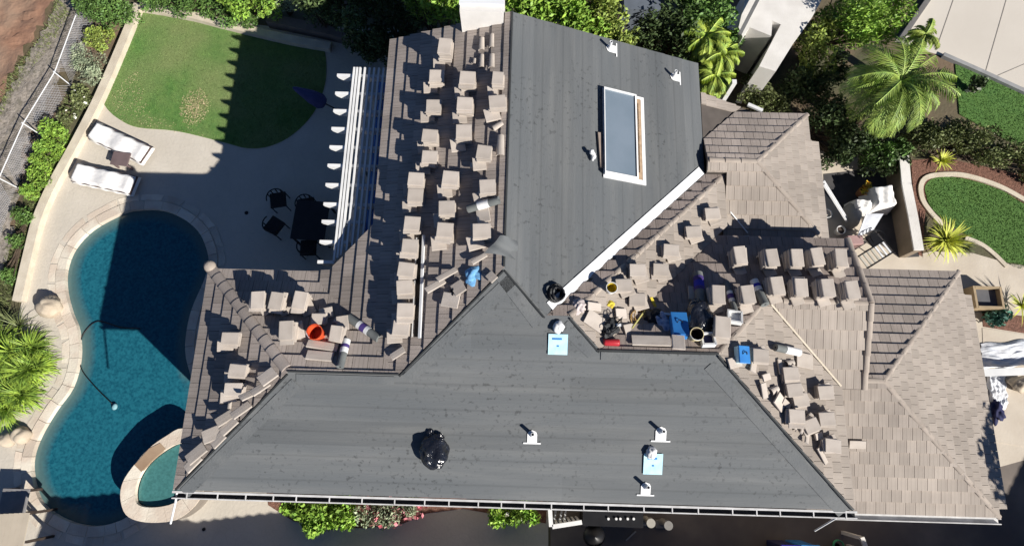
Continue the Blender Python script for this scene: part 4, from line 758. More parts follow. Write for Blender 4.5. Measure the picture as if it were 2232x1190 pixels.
shrub('hedge', [(345, -6, .5, .6, .5), (400, 5, .45, .6, .45), (450, 12, .45, .5, .45), (500, 22, .5, .5, .4), (545, 35, .4, .45, .4)], L_MID, 6500, .045, 'mottled green hedge along the kerb above the lawn', 'hedge')
shrub('shrub', [(520, -2, .9, .6, .6), (570, 5, .9, .5, .6)], L_BRT, 2600, .055, 'taller bright green shrub behind the hedge at the lawn corner', 'shrub')
shrub('sage_shrub', [(615, 0, .7, .4, .4), (640, 12, .6, .35, .4)], L_GRY, 1200, .04, 'pale grey green shrub at the top edge left of the dark wall', 'shrub', asp=.3)
for i, b in enumerate([[(690, 10, 1.3, .8, 1.0), (760, 0, 1.5, .8, 1.0)], [(840, 0, 1.8, .9, 1.2), (900, 20, 1.7, .7, 1.0), (955, 12, 2.0, .7, 1.2)], [(800, 80, 1.1, .7, .9), (830, 110, 1.0, .5, .9)]]):
    shrub('tall_shrub', b, L_DRK if i < 2 else L_DRK, 4500, .06, ('tall dark shrub behind the brown block wall', 'tall dark green shrub right beside the chimney', 'dark shrub in the shade between pergola and brown wall')[i], 'shrub', 'dark shrubs north of the house')
shrub('leafy_tree', [(960, -10, 3., .7, .8), (900, -25, 2.8, .7, .7)], L_BRT, 3000, .07, 'bright green treetop at the top edge left of the chimney', 'tree')
shrub('leafy_tree', [(1150, 10, 3.2, .6, 1.0), (1210, 25, 3.2, .7, 1.0), (1270, 40, 3.1, .7, .9), (1250, 0, 3.4, .7, .9), (1170, -20, 3.3, .7, .9)], L_BRT, 9000, .065, 'dense bright green tree behind the gable right of the chimney', 'tree')
shrub('leafy_tree', [(1330, 50, 3.0, .65, .9), (1310, 5, 3.2, .6, .8), (1355, 78, 2.9, .4, .6)], L_YEL, 3600, .06, 'yellow green tree whose leaves touch the felt roof edge', 'tree')
shrub('tall_shrub', [(1400, 60, 1.6, .7, 1.2), (1450, 80, 1.6, .7, 1.1), (1490, 110, 1.6, .6, 1.0)], L_DRK, 4800, .06, 'dark green shrub hugging the north gable near the palms', 'shrub', 'dark shrubs north of the house')
shrub('leafy_tree', [(1490, 10, 2.4, .7, .9), (1545, 20, 2.2, .7, .9), (1570, 60, 1.8, .5, .8)], L_MID, 5500, .055, 'mid green tree at the top edge left of the white courtyard wall', 'tree')
shrub('leafy_tree', [(1840, 10, 2.0, .75, 1.0), (1900, 20, 2.2, .8, 1.0), (1950, 0, 2.2, .7, .9), (1880, 65, 1.7, .6, .8), (1925, 60, 1.6, .4, .6)], L_BRT, 9500, .06, 'big bright green tree by the corner of the neighbouring driveway', 'tree', asp=.35)
shrub('leafy_tree', [(1795, 55, 1.6, .45, .7), (1775, 95, 1.5, .5, .7), (1785, 140, 1.3, .45, .6)], L_YEL, 3200, .055, 'yellow green tree right of the white courtyard wall', 'tree')
shrub('tall_shrub', [(1740, 175, .8, .6, .7), (1795, 190, .8, .5, .6), (1830, 150, .8, .5, .6)], L_DRK, 3600, .055, 'dark shrub below the foot of the white courtyard wall', 'shrub', 'dark shrubs between house and palm')
shrub('tall_shrub', [(1640, 195, .8, .4, .5), (1668, 215, .7, .4, .5), (1700, 232, .6, .4, .4)], L_OLV, 2600, .05, 'olive shrub just above the small tiled hip roof', 'shrub', 'dark shrubs between house and palm')
shrub('tall_shrub', [(1800, 260, .9, .7, .7), (1850, 300, .9, .7, .7), (1900, 330, .8, .65, .6), (1820, 340, .7, .4, .5), (1950, 350, .7, .5, .5)], L_DRK, 9500, .055, 'broad dark green shrub mass right of the small tiled hip roof', 'shrub', 'dark shrubs between house and palm')
shrub('tall_shrub', [(1910, 340, .75, .45, .55), (1880, 315, .95, .3, .4), (1958, 325, .8, .3, .4)], L_MID, 2600, .055, 'mid green sprigs on the front of the dark shrub mass', 'shrub')
shrub('hedge', [(2000, 300, .6, .55, .55), (2050, 290, .6, .6, .5), (2110, 300, .6, .6, .5), (2160, 320, .55, .55, .5), (2215, 345, .5, .55, .45), (2270, 365, .5, .55, .45)], L_OLV, 11000, .045, 'long olive green hedge above the mulch and the oval lawn', 'hedge')
shrub('flowering_shrub', [(2128, 185, .35, .25, .3)], L_DRK, 500, .05, 'small dark shrub with white blossoms on the north east grass', 'shrub', extra=(L_WHT, 26, .06))
L_YL2 = leafm('palm_yellow_green', (.20, .24, .04), (.12, .18, .035), .6)
def bladeplant(mb, c, n, L, wd, up=(.3, 1.2), droop=1., seed=0, seg=5, tone=(.2, .9)):
    R = random.Random(seed)
    for _ in range(n):
        az = R.uniform(0, 2*math.pi); el = R.uniform(*up); ln = L*R.uniform(.65, 1.1); p = Vector(c); d = Vector((math.cos(az)*math.cos(el), math.sin(az)*math.cos(el), math.sin(el))); sd = Vector((-math.sin(az), math.cos(az), 0)); vs = []; t = R.uniform(*tone)
        for k in range(seg+1):
            w_ = wd*(1-(k/seg)**1.5)*(.6+.8*min(1, k/seg*3)); vs += [p-sd*w_, p+sd*w_]; p = p+d*ln/seg; d = (d+Vector((0, 0, -droop*.22))).normalized()
        mb.add(vs, [(2*k, 2*k+1, 2*k+3, 2*k+2) for k in range(seg)], t)
def frond(mb, c, az, el, L, seed, wd=.2, nl=26, droop=.1, tone=.5):
    R = random.Random(seed); p = Vector(c); d = Vector((math.cos(az)*math.cos(el), math.sin(az)*math.cos(el), math.sin(el))); sd = Vector((-math.sin(az), math.cos(az), 0)); pts = []
    for k in range(nl): pts.append((p.copy(), d.copy())); p = p+d*L/nl; d = (d+Vector((0, 0, -droop))).normalized()
    for k, (q, d) in enumerate(pts):
        if k < 3: continue
        s = math.sin(math.pi*(k+1)/(nl+2))**.6
        for sg in (1, -1):
            v = (sd*sg*.85+d*.7+Vector((0, 0, -.35+R.uniform(-.15, .15)))).normalized(); ll = wd*s*R.uniform(.85, 1.15); w_ = d*.016; t = max(0, min(1, tone+R.uniform(-.2, .2)))
            mb.add([q-w_, q+w_, q+v*ll*.6+w_*.8, q+v*ll+Vector((0, 0, -.04)), q+v*ll*.6-w_*.8], [(0, 1, 2, 3, 4)], t)
    mb.tube([q for q, _ in pts[::4]]+[p], .012, 4, r=.9)
def palm(name, px, py, z, L, n, mat, label, seed, wd=.24, els=(-.3, 1.1), tr=.13, droop=.07):
    c = P(px, py, z); R = random.Random(seed); t = thing(name, (c.x, c.y, 0), label, 'palm', None); mb = MB(); mb.tube([(c.x, c.y, 0), (c.x+.03, c.y, z*.5), c], [tr*1.2, tr, tr*.9], 10); mb.build('trunk', BARK, t)
    mb = MB()
    for k in range(n): frond(mb, c, k*2.39996+R.uniform(-.2, .2), els[0]+(els[1]-els[0])*(k/n)**1.2+R.uniform(-.1, .1), L*R.uniform(.8, 1.05), seed*100+k, wd, droop=droop, tone=R.uniform(.3, .75))
    mb.build('fronds', mat, t)
palm('palm_tree', 1962, 178, 2.5, 1.6, 62, leafm('palm_leaf', (.17, .22, .045), (.10, .16, .035), .5), 'large feathery palm beside the driveway corner', 3, .40)
palm('palm_tree', 1540, 80, 2.3, .8, 40, L_YL2, 'small yellow green palm at the house corner, topmost of three', 5, .2)
palm('palm_tree', 1572, 120, 2.1, .72, 36, L_YL2, 'small yellow green palm at the house corner, middle one of three', 6, .2)
palm('palm_tree', 1560, 165, 1.9, .7, 36, L_YL2, 'small yellow green palm at the house corner, lowest of three', 7, .2)
palm('palm_tree', 2018, 75, 2.2, .6, 12, L_YEL, 'small upright palm leaning over the driveway corner', 8, .18)
t = thing('spiky_plant', P(40, 800, 0), 'huge bright green spiky clump at the left edge beside the pool', 'plant'); mb = MB()
for k, (x, y, z) in enumerate(((35, 770, .5), (62, 810, .5), (25, 850, .4), (75, 760, .4), (0, 800, .5), (10, 745, .4), (55, 860, .3), (85, 800, .3), (20, 890, .25))): bladeplant(mb, P(x, y, z*.4), 190, .75, .017, (.1, 1.4), 1.3, k)
mb.build('leaves', leafm('cycad_leaf', (.20, .27, .035), (.10, .17, .03), .6), t)
t = thing('yucca', P(40, 700, 0), 'dark thin leaved yucca above the huge spiky clump', 'plant'); mb = MB(); bladeplant(mb, P(45, 712, .1), 60, .75, .014, (.2, 1.2), .6, 8); bladeplant(mb, P(15, 700, .1), 40, .6, .014, (.2, 1.2), .6, 9); mb.build('leaves', L_OLV, t)
AG = leafm('agave_leaf', (.36, .36, .06), (.30, .34, .06), .35)
t = thing('agave', P(2056, 528, 0), 'big yellow green fountain of spiky leaves at the end of the garden wall', 'plant'); mb = MB(); bladeplant(mb, P(2058, 526, .25), 130, .75, .026, (.15, 1.35), .8, 3); mb.build('leaves', AG, t)
t = thing('agave', P(2050, 352, 0), 'small yellow spiky plant at the top of the garden wall', 'plant'); mb = MB(); bladeplant(mb, P(2050, 352, .15), 60, .42, .02, (.2, 1.35), .6, 4); mb.build('leaves', AG, t)
t = thing('agave', P(2228, 672, 0), 'spiky green plant at the right edge above the red mulch', 'plant'); mb = MB(); bladeplant(mb, P(2226, 668, .2), 70, .6, .018, (.3, 1.4), .5, 5); mb.build('leaves', AG, t)
t = thing('agave', P(2098, 548, 0), 'little brownish spiky plant behind the agave by the path', 'plant'); mb = MB(); bladeplant(mb, P(2100, 540, .1), 50, .35, .014, (.2, 1.2), .8, 6); mb.build('leaves', L_OLV, t)
shrub('succulent', [(2165, 688, .2, .3, .2), (2190, 680, .2, .25, .2)], leafm('blue_leaf', (.06, .14, .10), (.04, .10, .08)), 900, .06, 'low blue green plant below the tan planter box', 'plant', trunk=False)
shrub('flowering_shrub', [(635, 1108, .4, .35, .35), (685, 1116, .6, .5, .45), (745, 1114, .6, .48, .45), (715, 1128, .4, .35, .3)], L_BRT, 4200, .055, 'bright green bush under the south gutter, leftmost of the flower bed', 'shrub', 'bushes under the south eave', asp=.7)
shrub('flowering_shrub', [(805, 1112, .5, .4, .3), (860, 1110, .5, .42, .3), (905, 1100, .5, .35, .3), (835, 1128, .35, .3, .25)], L_GRY, 2800, .045, 'greyish bush with pink blossoms under the south gutter', 'shrub', 'bushes under the south eave', extra=(L_PNK, 300, .06))
shrub('flowering_shrub', [(1085, 1118, .55, .36, .4), (1140, 1118, .55, .4, .4)], L_BRT, 2400, .05, 'bright green bush with white blossoms left of the white gate', 'shrub', 'bushes under the south eave', asp=.7, extra=(L_WHT, 22, .07))
# tree beyond the right edge whose shade falls across the eaves
for k, (x, y, z, r) in enumerate(((14.6, -2.6, 5.6, 1.0), (15.6, -3.6, 6.2, 1.2))):
    t = thing('garden_tree', (x, y, 0), ('loosely leaved tree just beyond the south east corner', 'taller tree behind it beyond the south east corner')[k], 'tree'); leaf_mesh([(x, y, z, r, 1.1)], 1100, .12, 50+k).build('crown', L_MID, t); MB().tube([(x, y, 0), (x+.1, y, z*.5), (x, y+.1, z)], [.14, .1, .04], 8).build('trunk', BARK, t)

# ---------------------------------------------------------------- garden and patio things
def lounger(ax, ay, bx, by, label):
    z = .34; a, b = P(ax, ay, z), P(bx, by, z); d = (b-a).normalized(); s = Vector((-d.y, d.x, 0)); ln = (b-a).length; t = thing('sun_lounger', ((a+b)/2).to_tuple()[:2]+(0,), label, 'sun lounger', 'covered loungers on the patio'); R = Matrix((d, s, Vector((0, 0, 1)))).transposed()
    m = MB(); g = 18; vs = []; rr = random.Random(ax)
    for i in range(g*2+1):
        for j in range(g+1):
            u, v = i/(g*2), j/g; e = min(1, min(u, 1-u)*9, min(v, 1-v)*6); vs.append(a+d*(u*ln)+s*((v-.5)*.62+.012*math.sin(i*.9))+Vector((0, 0, (-.22)*(1-e)**2+.03*math.sin(u*14)*e+(.16*max(0, .3-u)/.3)*e+rr.uniform(-.006, .006))))
    m.add(vs, [(i*(g+1)+j, (i+1)*(g+1)+j, (i+1)*(g+1)+j+1, i*(g+1)+j+1) for i in range(g*2) for j in range(g)]); m.build('cover', CUSH, t, smooth=True)
    m = MB(); m.box(a+d*ln/2+Vector((0, 0, -.12)), (ln*.96, .58, .05), R); m.build('frame', BRNF, t)
    for u in (.12, .88):
        for v in (-.24, .24): q = a+d*ln*u+s*v; MB().box((q.x, q.y, .11), (.05, .05, .22), R).build('leg', BRNF, t)
lounger(196, 280, 316, 336, 'white covered sun lounger nearest the lawn'); lounger(155, 372, 290, 402, 'white covered sun lounger nearest the pool')
def table(px, py, z, lx, ly, yaw, mat, label, name='table', th=.04, legs=.045):
    c = P(px, py, z); t = thing(name, (c.x, c.y, 0), label, 'table'); R = Matrix.Rotation(yaw, 3, 'Z'); MB().box((c.x, c.y, z-th/2), (lx, ly, th), R).build('table_top', mat, t, bevel=.008)
    for i in (-1, 1):
        for j in (-1, 1): q = Vector((c.x, c.y, (z-th)/2))+R @ Vector((i*(lx/2-.05), j*(ly/2-.05), 0)); MB().box(q, (legs, legs, z-th), R).build('leg', mat, t)
    return t
table(262, 346, .36, .52, .42, -.1, MS('mauve_table', (.16, .115, .115)), 'square brown side table between the two white loungers', 'side_table')
table(676, 480, .75, .95, 1.15, -.05, MS('dark_table', (.03, .03, .035)), 'dark rectangular dining table in the shade beside the pergola', 'dining_table')
def chair(px, py, yaw, label, mat=None, group='dark chairs on the shaded patio', k=1.):
    mat = mat or DCH; c = P(px, py, .45); t = thing('chair', (c.x, c.y, 0), label, 'chair', group); R = Matrix.Rotation(yaw, 3, 'Z'); o = Vector((c.x, c.y, 0)); W = .46*k
    MB().box(o+Vector((0, 0, .44)), (W, W, .05), R).build('seat', mat, t, bevel=.02); m = MB(); m.tube([o+R @ Vector((math.cos(a)*W*.56, math.sin(a)*W*.56, .66)) for a in [math.pi*i/10-.35 for i in range(13)]], .018, 6)
    for i in range(5): a = .5+i*.53; m.beam(o+R @ Vector((math.cos(a)*W*.52, math.sin(a)*W*.52, .46)), o+R @ Vector((math.cos(a)*W*.56, math.sin(a)*W*.56, .66)), .03, .015)
    m.build('backrest', mat, t)
    for i in (-1, 1):
        for j in (-1, 1): q = o+R @ Vector((i*W*.44, j*W*.44, 0)); MB().tube([(q.x, q.y, 0), (q.x, q.y, .44)], .016, 6).build('leg', mat, t)
    return t
DCH = MS('dark_wicker', (.025, .024, .026), (.015, .015, .016), scale=20)
chair(606, 436, .2, 'round backed dark chair at the top of the shaded patio group'); chair(598, 492, 2.6, 'dark chair below the round backed one, left of the dining table'); chair(668, 448, .2, 'dark chair tucked at the upper end of the dining table'); chair(672, 540, 3.2, 'dark chair tucked at the lower end of the dining table')
t = thing('parasol', P(672, 225, 0), 'navy parasol folded and leaning in the shade at the lawn edge', 'parasol'); a, b = P(728, 236, .2), P(640, 192, 1.1); MB().tube([a, b], .022, 8).build('pole', DWOOD, t); m = MB(); dv = (b-a); m.tube([a+dv*.25, a+dv*.35, a+dv*.6, a+dv*.95, a+dv*1.02], [.16, .24, .2, .07, .02], 10); m.build('canopy', MS('navy_canopy', (.08, .085, .22)), t, smooth=True)
# south west corner
t = thing('garden_gate', P(35, 1150, 0), 'tan slatted panel standing at the bottom left corner by the pool', 'gate'); m = MB(); 
for i in range(6): a = P(2+i*11.5, 1122-i*.6, .95); m.box((a.x, a.y-.45, .95), (.125, .95, .03))
m.build('slats', PATH_T, t); m = MB(); a, b = P(0, 1122, .93), P(70, 1120, .93); m.beam(a-Vector((0, .8, 0)), b-Vector((0, .8, 0)), .06, .04); m.build('rail', WOOD, t)
for px, py in ((66, 1118), (60, 1180)): q = P(px, py, .9); MB().beam((q.x, q.y, 0), (q.x, q.y, .95), .06, .06, up=(0, 1, 0)).build('post', DWOOD, t)
t = thing('storage_bench', P(28, 1092, 0), 'grey topped bench above the tan slatted panel at the left edge', 'bench'); c = P(28, 1093, .5); MB().box((c.x, c.y, .46), (.68, .62, .05)).build('seat', MS('grey_top', (.24, .23, .23)), t, bevel=.01)
for i in (-1, 1):
    for j in (-1, 1): MB().box((c.x+i*.3, c.y+j*.27, .22), (.06, .06, .44)).build('leg', DWOOD, t)
# south side under the eave
t = thing('white_gate', P(1230, 1130, 0), 'small white wooden gate standing open under the south gutter', 'gate'); a, b, c = P(1198, 1100, 1.), P(1201, 1147, 1.), P(1268, 1137, 1.)
MB().beam(a, b, .10, .09).build('rail', WHITE, t); MB().beam(b+Vector((.03, 0, 0)), c, .10, .09).build('rail', WHITE, t)
for i in range(7): q = b.lerp(c, (i+.5)/7); MB().beam((q.x, q.y+.02, .05), (q.x, q.y+.02, .95), .05, .03, up=(0, 1, 0)).build('picket', WHITE, t)
for x in (1212, 1225, 1234): MB().beam(P(x, 1108, .7), P(x-4, 1132, .7), .045, .04).build('brace', MS('grey_rail', (.4, .4, .4)), t)
m_k = MS('black_counter', (.02, .02, .022), rough=.3)
t = thing('outdoor_kitchen', P(1330, 1130, 0), 'black outdoor counter with small pale knobs below the south gutter', 'outdoor kitchen'); a, b = P(1272, 1122, .9), P(1400, 1127, .9); MB().beam((a.x, a.y, .45), (b.x, b.y, .45), .42, .86).build('cabinet', BLACK, t); MB().beam((a.x-.02, a.y, .9), (b.x+.02, b.y, .9), .48, .04).build('counter_top', m_k, t)
for x in (1326, 1343, 1352, 1368, 1381): q = P(x, 1130, .94); MB().lathe([(0, .03), (.03, .03), (.035, 0)], 10, Matrix.Translation(q)).build('knob', METAL, t)
for x, y, lab in ((1409, 1138, 'pale pedestal with a flat base, left of two under the gutter'), (1446, 1143, 'greyer pedestal with a flat base, right of two under the gutter')):
    q = P(x, y, .2); t = thing('pedestal', (q.x, q.y, 0), lab, 'pedestal'); mt = MS('pale_stone', (.4, .38, .34)) if x < 1420 else MS('grey_stone', (.24, .23, .22)); MB().box((q.x, q.y, .05), (.36, .2, .1)).build('base', mt, t, bevel=.01); MB().lathe([(.1, .1), (.07, .2), (.06, .6), (.1, .7), (.11, .75), (0, .75)], 14, Matrix.Translation((q.x, q.y+.05, 0))).build('column', mt, t)
q = P(1290, 1162, .3); t = thing('kettle_grill', (q.x, q.y, 0), 'round black kettle grill in the shade below the white gate', 'grill'); MB().lathe([(0, .45), (.15, .5), (.26, .65), (.27, .72), (.2, .85), (0, .92)], 20, Matrix.Translation((q.x, q.y, 0))).build('bowl', BLACK, t, smooth=True)
for k in range(3): MB().tube([(q.x+.1*math.cos(k*2.1), q.y+.1*math.sin(k*2.1), .5), (q.x+.28*math.cos(k*2.1), q.y+.28*math.sin(k*2.1), 0)], .014, 6).build('leg', METAL, t)
MB().beam(P(1364, 1177, .04), P(1386, 1157, .04), .035, .03).build('broom_handle', MS('grey_stick', (.4, .38, .36)), label='short grey stick lying on the dark paving', cat='stick')
for x, mt, lab in ((1725, NAVY, 'dark blue bin lid at the bottom edge, left of two'), (1768, BLUE, 'brighter blue bin lid at the bottom edge, right of two')):
    q = P(x, 1214, 1.0); t = thing('wheeled_bin', (q.x, q.y, 0), lab, 'bin'); MB().box((q.x, q.y, .5), (.42, .5, .92)).build('body', mt, t, bevel=.03); MB().box((q.x, q.y, 1.0), (.47, .56, .06)).build('lid', VIOLET if mt is NAVY else mt, t, bevel=.02)
t = thing('hose_reel', P(1826, 1186, 0), 'green hose ring at the bottom edge right of the blue bins', 'hose'); q = P(1826, 1188, .2); m = MB(); m.tube([(q.x+.13*math.cos(a), q.y+.13*math.sin(a), .2+.002*k) for k, a in enumerate([i*.45 for i in range(40)])], .014, 6); m.build('hose', MS('green_hose', (.08, .4, .2)), t); MB().lathe([(.05, 0), (.05, .2)], 10, Matrix.Translation((q.x, q.y, 0))).build('hub', BLACK, t)
a, b = P(1878, 1170, .9), P(1890, 1200, .9); mb = MB(); mb.beam(a, b, .1, .07); mb.beam((b.x, b.y-.03, 0), (b.x, b.y-.03, .86), .08, .08, up=(0, 1, 0)); mb.beam((a.x, a.y-.02, 0), (a.x, a.y-.02, .86), .08, .08, up=(0, 1, 0)); mb.build('fence_end', WST, label='narrow white fence end at the bottom edge', cat='fence')
# east yard
def corner_pts(pts, z): return [tuple(P(x, y, z)[:2]) for x, y in pts]
MB().prism(corner_pts([(1634, -40), (1798, -40), (1790, 3), (1769, 40), (1728, 97), (1691, 156), (1655, 145), (1702, 54), (1684, 46), (1681, 79), (1634, 60), (1619, 82), (1610, 60)], 1.9), 0, 1.9).build('courtyard_wall', WST, label='thick white courtyard wall with a notch at the top edge', cat='wall')
mb = MB(); mb.beam(P(1662, -20, 2.1), P(1612, 76, 2.1), .10, .06); mb.build('grey_gutter', MS('grey_gutter', (.17, .17, .17)), label='dark grey gutter strip along the white courtyard wall', cat='gutter')
mb = MB(); a = P(1601, 178, 2.2); mb.beam((a.x, a.y, 0), (a.x, a.y, 2.2), .12, .12, up=(0, 1, 0)); mb.beam(P(1630, 228, 2.2), P(1662, 242, 2.2), .09, .06); mb.build('white_post', WHITE, label='white post and short rail beside the small tiled roof', cat='post')
mb = MB(); mb.box(P(1400, 4, 2.6)-Vector((0, 0, .5)), (1.0, .5, 1.0)); mb.build('shade_sail', MS('slate_sheet', (.13, .15, .18)), label='slate grey box roof at the top edge behind the gable', cat='shed')
t = thing('ladder', P(1820, 440, 0), 'grey metal ladder leaning in the shade at the house corner', 'ladder'); a0, a1 = P(1795, 398, 2.6), P(1846, 480, .3); s = Vector((0, .16, 0)).cross((a1-a0).normalized()).normalized()*.0; m = MB()
sd = (a1-a0).cross(Vector((0, 0, 1))).normalized()*.05
for k in (-1, 1): MB().beam(a0+sd*k, a1+sd*k, .025, .05).build('rail', METAL, t)
for i in range(9): q = a0.lerp(a1, (i+.5)/9); MB().tube([q-sd, q+sd], .012, 6).build('rung', METAL, t)
SHADE_SLAB = MS('shade_dark_slab', (.085, .08, .08), (.06, .058, .06))  # paving colour darkened to paint in the shadow beside the garden wall
sheet('painted_shade_terrace', [(1794, 380), (1870, 372), (1965, 385), (2003, 560), (1960, 562), (1880, 470), (1850, 480), (1796, 420)], SHADE_SLAB, .018)
def drape(name, px, py, z, lx, ly, yaw, mat, label, cat, seed, fold=.03):
    c = P(px, py, z); g = 20; R = Matrix.Rotation(yaw, 3, 'Z'); m = MB(); vs = []; rr = random.Random(seed); ph = [rr.uniform(0, 6) for _ in range(4)]
    for i in range(g+1):
        for j in range(g+1):
            u, v = i/g-.5, j/g-.5; e = max(abs(u), abs(v))*2; top = 1 if e < .72 else max(0, 1-(e-.72)/.28); q = R @ Vector((u*lx*(1+.05*math.sin(v*9+ph[0])), v*ly*(1+.05*math.sin(u*8+ph[1])), 0)); vs.append((c.x+q.x, c.y+q.y, z*(.08+.92*top)+fold*math.sin(u*17+v*9+ph[2])*math.cos(v*13+ph[3])))
    m.add(vs, [(i*(g+1)+j, (i+1)*(g+1)+j, (i+1)*(g+1)+j+1, i*(g+1)+j+1) for i in range(g) for j in range(g)]); return m.build(name, mat, label=label, cat=cat, smooth=True)
drape('covered_chair', 1930, 425, .7, .72, .76, .1, CUSH, 'armchair under a bright white cover beside the garden wall', 'covered chair', 2)
drape('covered_bench', 1884, 444, .6, .6, .34, -.05, CUSH, 'white covered stool left of the white covered armchair', 'covered stool', 3, .02)
mb = MB(); a = [P(x, y, z) for x, y, z in ((1888, 466, .95), (1926, 466, .95), (1905, 500, .4), (1868, 518, .4))]; mb.add([*a, *[v-Vector((0, 0, .03)) for v in a]], [(0, 1, 2, 3), (7, 6, 5, 4), (0, 4, 5, 1), (1, 5, 6, 2), (2, 6, 7, 3), (3, 7, 4, 0)]); mb.build('leaning_panel', MS('bluish_panel', (.55, .57, .62)), label='pale bluish panel leaning below the white covered armchair', cat='panel')
mb = MB(); q = P(1868, 462, .5); mb.lathe([(0, .5), (.14, .5), (.2, .3), (.2, 0)], 16, Matrix.Translation((q.x, q.y, 0)) @ Matrix.Diagonal((1, 1.9, 1, 1))); mb.build('rounded_cover', MS('grey_cover', (.38, .37, .35)), label='rounded grey cover left of the white covered stool', cat='cover', smooth=True)
def pot(px, py, r, h, mat, label, soil=DWOOD, plant=None):
    q = P(px, py, h); t = thing('flower_pot', (q.x, q.y, 0), label, 'pot'); MB().lathe([(0, 0), (r*.7, 0), (r, h), (r*.88, h), (r*.82, h-.05)], 18, Matrix.Translation((q.x, q.y, 0))).build('pot', mat, t, smooth=False); MB().lathe([(r*.85, h-.05), (0, h-.05)], 18, Matrix.Translation((q.x, q.y, 0))).build('soil', soil, t)
    if plant: leaf_mesh([(q.x, q.y, h+.1, r*1.3, .14)], 260, .035, 5).build('flowers', plant, t)
pot(1886, 414, .15, .35, MS('terracotta', (.35, .16, .08)), 'pot of orange and yellow flowers in the shade by the covered chairs', plant=leafm('orange_flower', (.75, .28, .03), (.4, .45, .05), .3))
pot(1804, 465, .14, .2, CUSH, 'pale ring shaped pot on the terrace by the ladder foot', soil=CONC2); pot(1834, 501, .13, .26, WHITE, 'white pot with a dark inside near the rake corner')
chair(1905, 522, .6, 'black metal chair in the shade below the leaning panel', BLACK, None, .8)
boxpts = P(1866, 522, .45); mb = MB(); mb.box((boxpts.x, boxpts.y, .22), (.42, .26, .44), Matrix.Rotation(.05, 3, 'Z')); mb.build('pink_crate', MS('dusty_pink', (.42, .27, .26)), label='dusty pink box beside the tiled rake of the dark slope', cat='box', bevel=.015)
t = thing('slatted_bench', P(1910, 556, 0), 'black slatted bench lying slantwise beyond the tiled rake', 'bench'); a, b = P(1880, 572, .45), P(1940, 535, .45); dd = (b-a).normalized(); s = Vector((-dd.y, dd.x, 0))
for k in (-1, 1): MB().beam(a+s*.2*k, b+s*.2*k, .04, .04).build('rail', BLACK, t)
for i in range(7): q = a.lerp(b, (i+.3)/7.2); MB().beam(q-s*.22, q+s*.22, .05, .03).build('slat', MS('pale_slat', (.5, .48, .42)) if i < 4 else METAL, t)
for k in (-1, 1):
    for q in (a, b): MB().tube([q+s*.2*k, Vector((q.x, q.y, 0))+s*.2*k], .015, 6).build('leg', BLACK, t)
mb = MB(); c = P(2154, 648, .45); t = thing('planter_box', (c.x, c.y, 0), 'tan planter box with a dark grey inside beside the east path', 'planter'); m = MB()
for dx, dy, sx, sy in ((.36, 0, .06, .62), (-.36, 0, .06, .62), (0, .28, .68, .06), (0, -.28, .68, .06)): m.box((c.x+dx, c.y+dy, .24), (sx, sy, .48))
m.build('side', MS('tan_box', (.42, .32, .2)), t); MB().box((c.x, c.y, .3), (.66, .5, .04)).build('soil', MS('grey_soil', (.12, .12, .13)), t)
# plastic sheeting and pale board on the terrace
def sheeting(pts, seed, label):
    p = [P(x, y, 0) for x, y in pts]; g = 30; m = MB(); rr = random.Random(seed); ph = [(rr.uniform(5, 16), rr.uniform(5, 16), rr.uniform(0, 6)) for _ in range(7)]; vs = []
    for i in range(g+1):
        for j in range(g+1):
            u, v = i/g, j/g; q = p[0].lerp(p[1], u).lerp(p[3].lerp(p[2], u), v); h = sum(abs(math.sin(a*u+b*v*(1 if k % 2 else -1)+c+2*math.sin(b*v+c))) for k, (a, b, c) in enumerate(ph))/7; vs.append((q.x+.02*math.sin(v*20), q.y+.03*math.sin(u*15), .03+.11*h*min(1, 8*min(u, v, 1-u, 1-v)+.15)))
    m.add(vs, [(i*(g+1)+j, (i+1)*(g+1)+j, (i+1)*(g+1)+j+1, i*(g+1)+j+1) for i in range(g) for j in range(g)]); m.build('plastic_sheet', TARP, label=label, cat='plastic sheet', smooth=True)
sheeting([(2135, 750), (2300, 735), (2300, 792), (2140, 805)], 1, 'crumpled white plastic sheet at the right edge above the pale board'); sheeting([(2145, 815), (2188, 815), (2195, 880), (2165, 915)], 2, 'narrow crumpled plastic sheet below the pale board')
soft2 = P(2176, 895, .15); mb = MB(); mb.blob((soft2.x, soft2.y, .12), (.16, .28, .12), 3, .4); mb.build('navy_bag', NAVY, label='navy bag at the bottom end of the narrow plastic sheet', cat='bag', smooth=True)
mb = MB(); mb.beam(P(2140, 812, .35), P(2330, 806, .35), .2, .06); mb.build('white_board', WHITE, label='white board lying across the plastic sheeting at the right edge', cat='board')
mb = MB(); mb.blob(P(2225, 838, .2), (.28, .22, .2), 6, .25); mb.build('rock', BOULD, label='grey brown rock at the right edge below the white board', cat='rock', smooth=True)

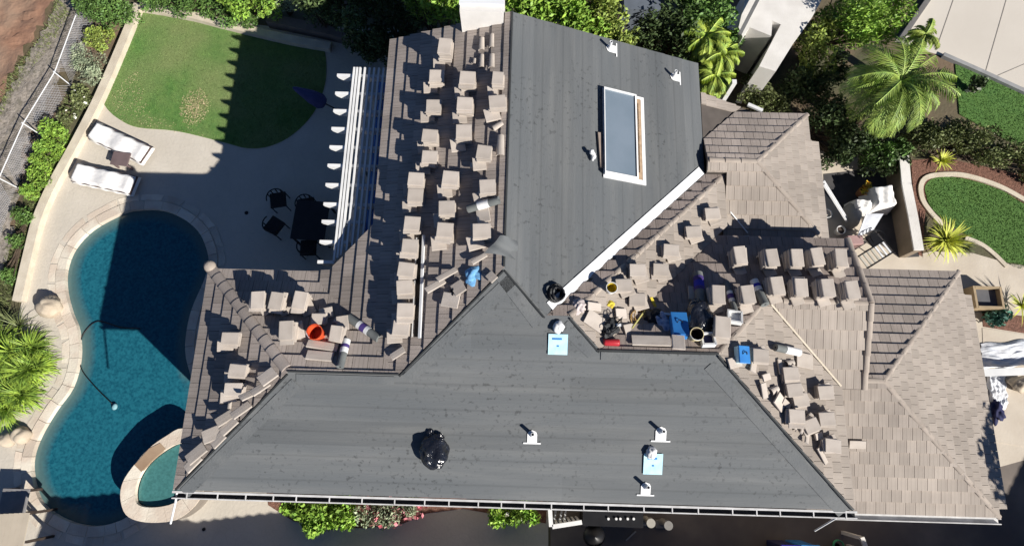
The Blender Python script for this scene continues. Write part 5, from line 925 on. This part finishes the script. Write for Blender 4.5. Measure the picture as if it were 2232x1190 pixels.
# ---------------------------------------------------------------- the next house to the south (its eave shades the foot of the view)
ze = 3.9; sh = lambda px, py: tuple((P(px, py, 0)+Vector((1.185*ze, -.951*ze, 0)))[:2])
edge = [sh(*p) for p in ((62, 1200), (76, 1180), (108, 1092), (166, 1094), (262, 1084), (278, 1118), (430, 1136), (600, 1116), (900, 1112), (1200, 1098), (1900, 1080), (2150, 1075), (2195, 1075), (2240, 980), (2330, 900))]
wav = []
for (x0_, y0_), (x1_, y1_) in zip(edge, edge[1:]):
    n_ = max(1, int(math.hypot(x1_-x0_, y1_-y0_)/.14))
    for k in range(n_): wav.append((x0_+(x1_-x0_)*k/n_, y0_+(y1_-y0_)*k/n_+(.045 if k % 2 else 0)))
wav.append(edge[-1]); nh = thing('neighbour_house', (3, -9, 0), 'tile roofed house standing just beyond the bottom edge', 'house')
pts = wav+[(edge[-1][0]+3, -14), (edge[0][0], -14)]
MB().prism(pts, ze-.12, ze).build('roof', T_SHD, nh); MB().prism([(edge[0][0]+.6, -13.5), (edge[-1][0]+2, -13.5), (edge[-1][0]-.5, -7.2), (edge[0][0]+.6, -7.2)], 0, ze-.12).build('wall', STUCCO, nh)
shrub('small_shrub', [(1652, 100, .5, .3, .35)], L_YEL, 500, .05, 'small yellow green bush in the notch of the white courtyard wall', 'shrub')
loose(1868, 968, S3, .34, .17, 0, 'single pale pinkish tile lying on the tan south east roof', GL, .07)
shrub('shrub', [(1530, 130, 1.2, .5, .5), (1590, 95, 1.2, .5, .6), (1560, 190, .9, .45, .4)], L_MID, 3600, .05, 'green shrub filling in under the three small palms', 'shrub')
for o in list(sc.objects):
    if o.name.startswith('trash_bag'): o.data.polygons.foreach_set('use_smooth', [False]*len(o.data.polygons))
for i, (x, y, yw) in enumerate(((1668, 822, .3), (1640, 800, 1.2), (1712, 880, -.6), (1782, 950, .2))):
    loose(x, y, E2, .22, .13, yw, ('small tile scrap in the gap below the blue box', 'small tile scrap at the felt edge beside the blue box', 'small tile scrap between the middle stacks of the south east slope', 'small tile scrap between the two lowest stacks of the south east slope')[i], GL, .07, .15)
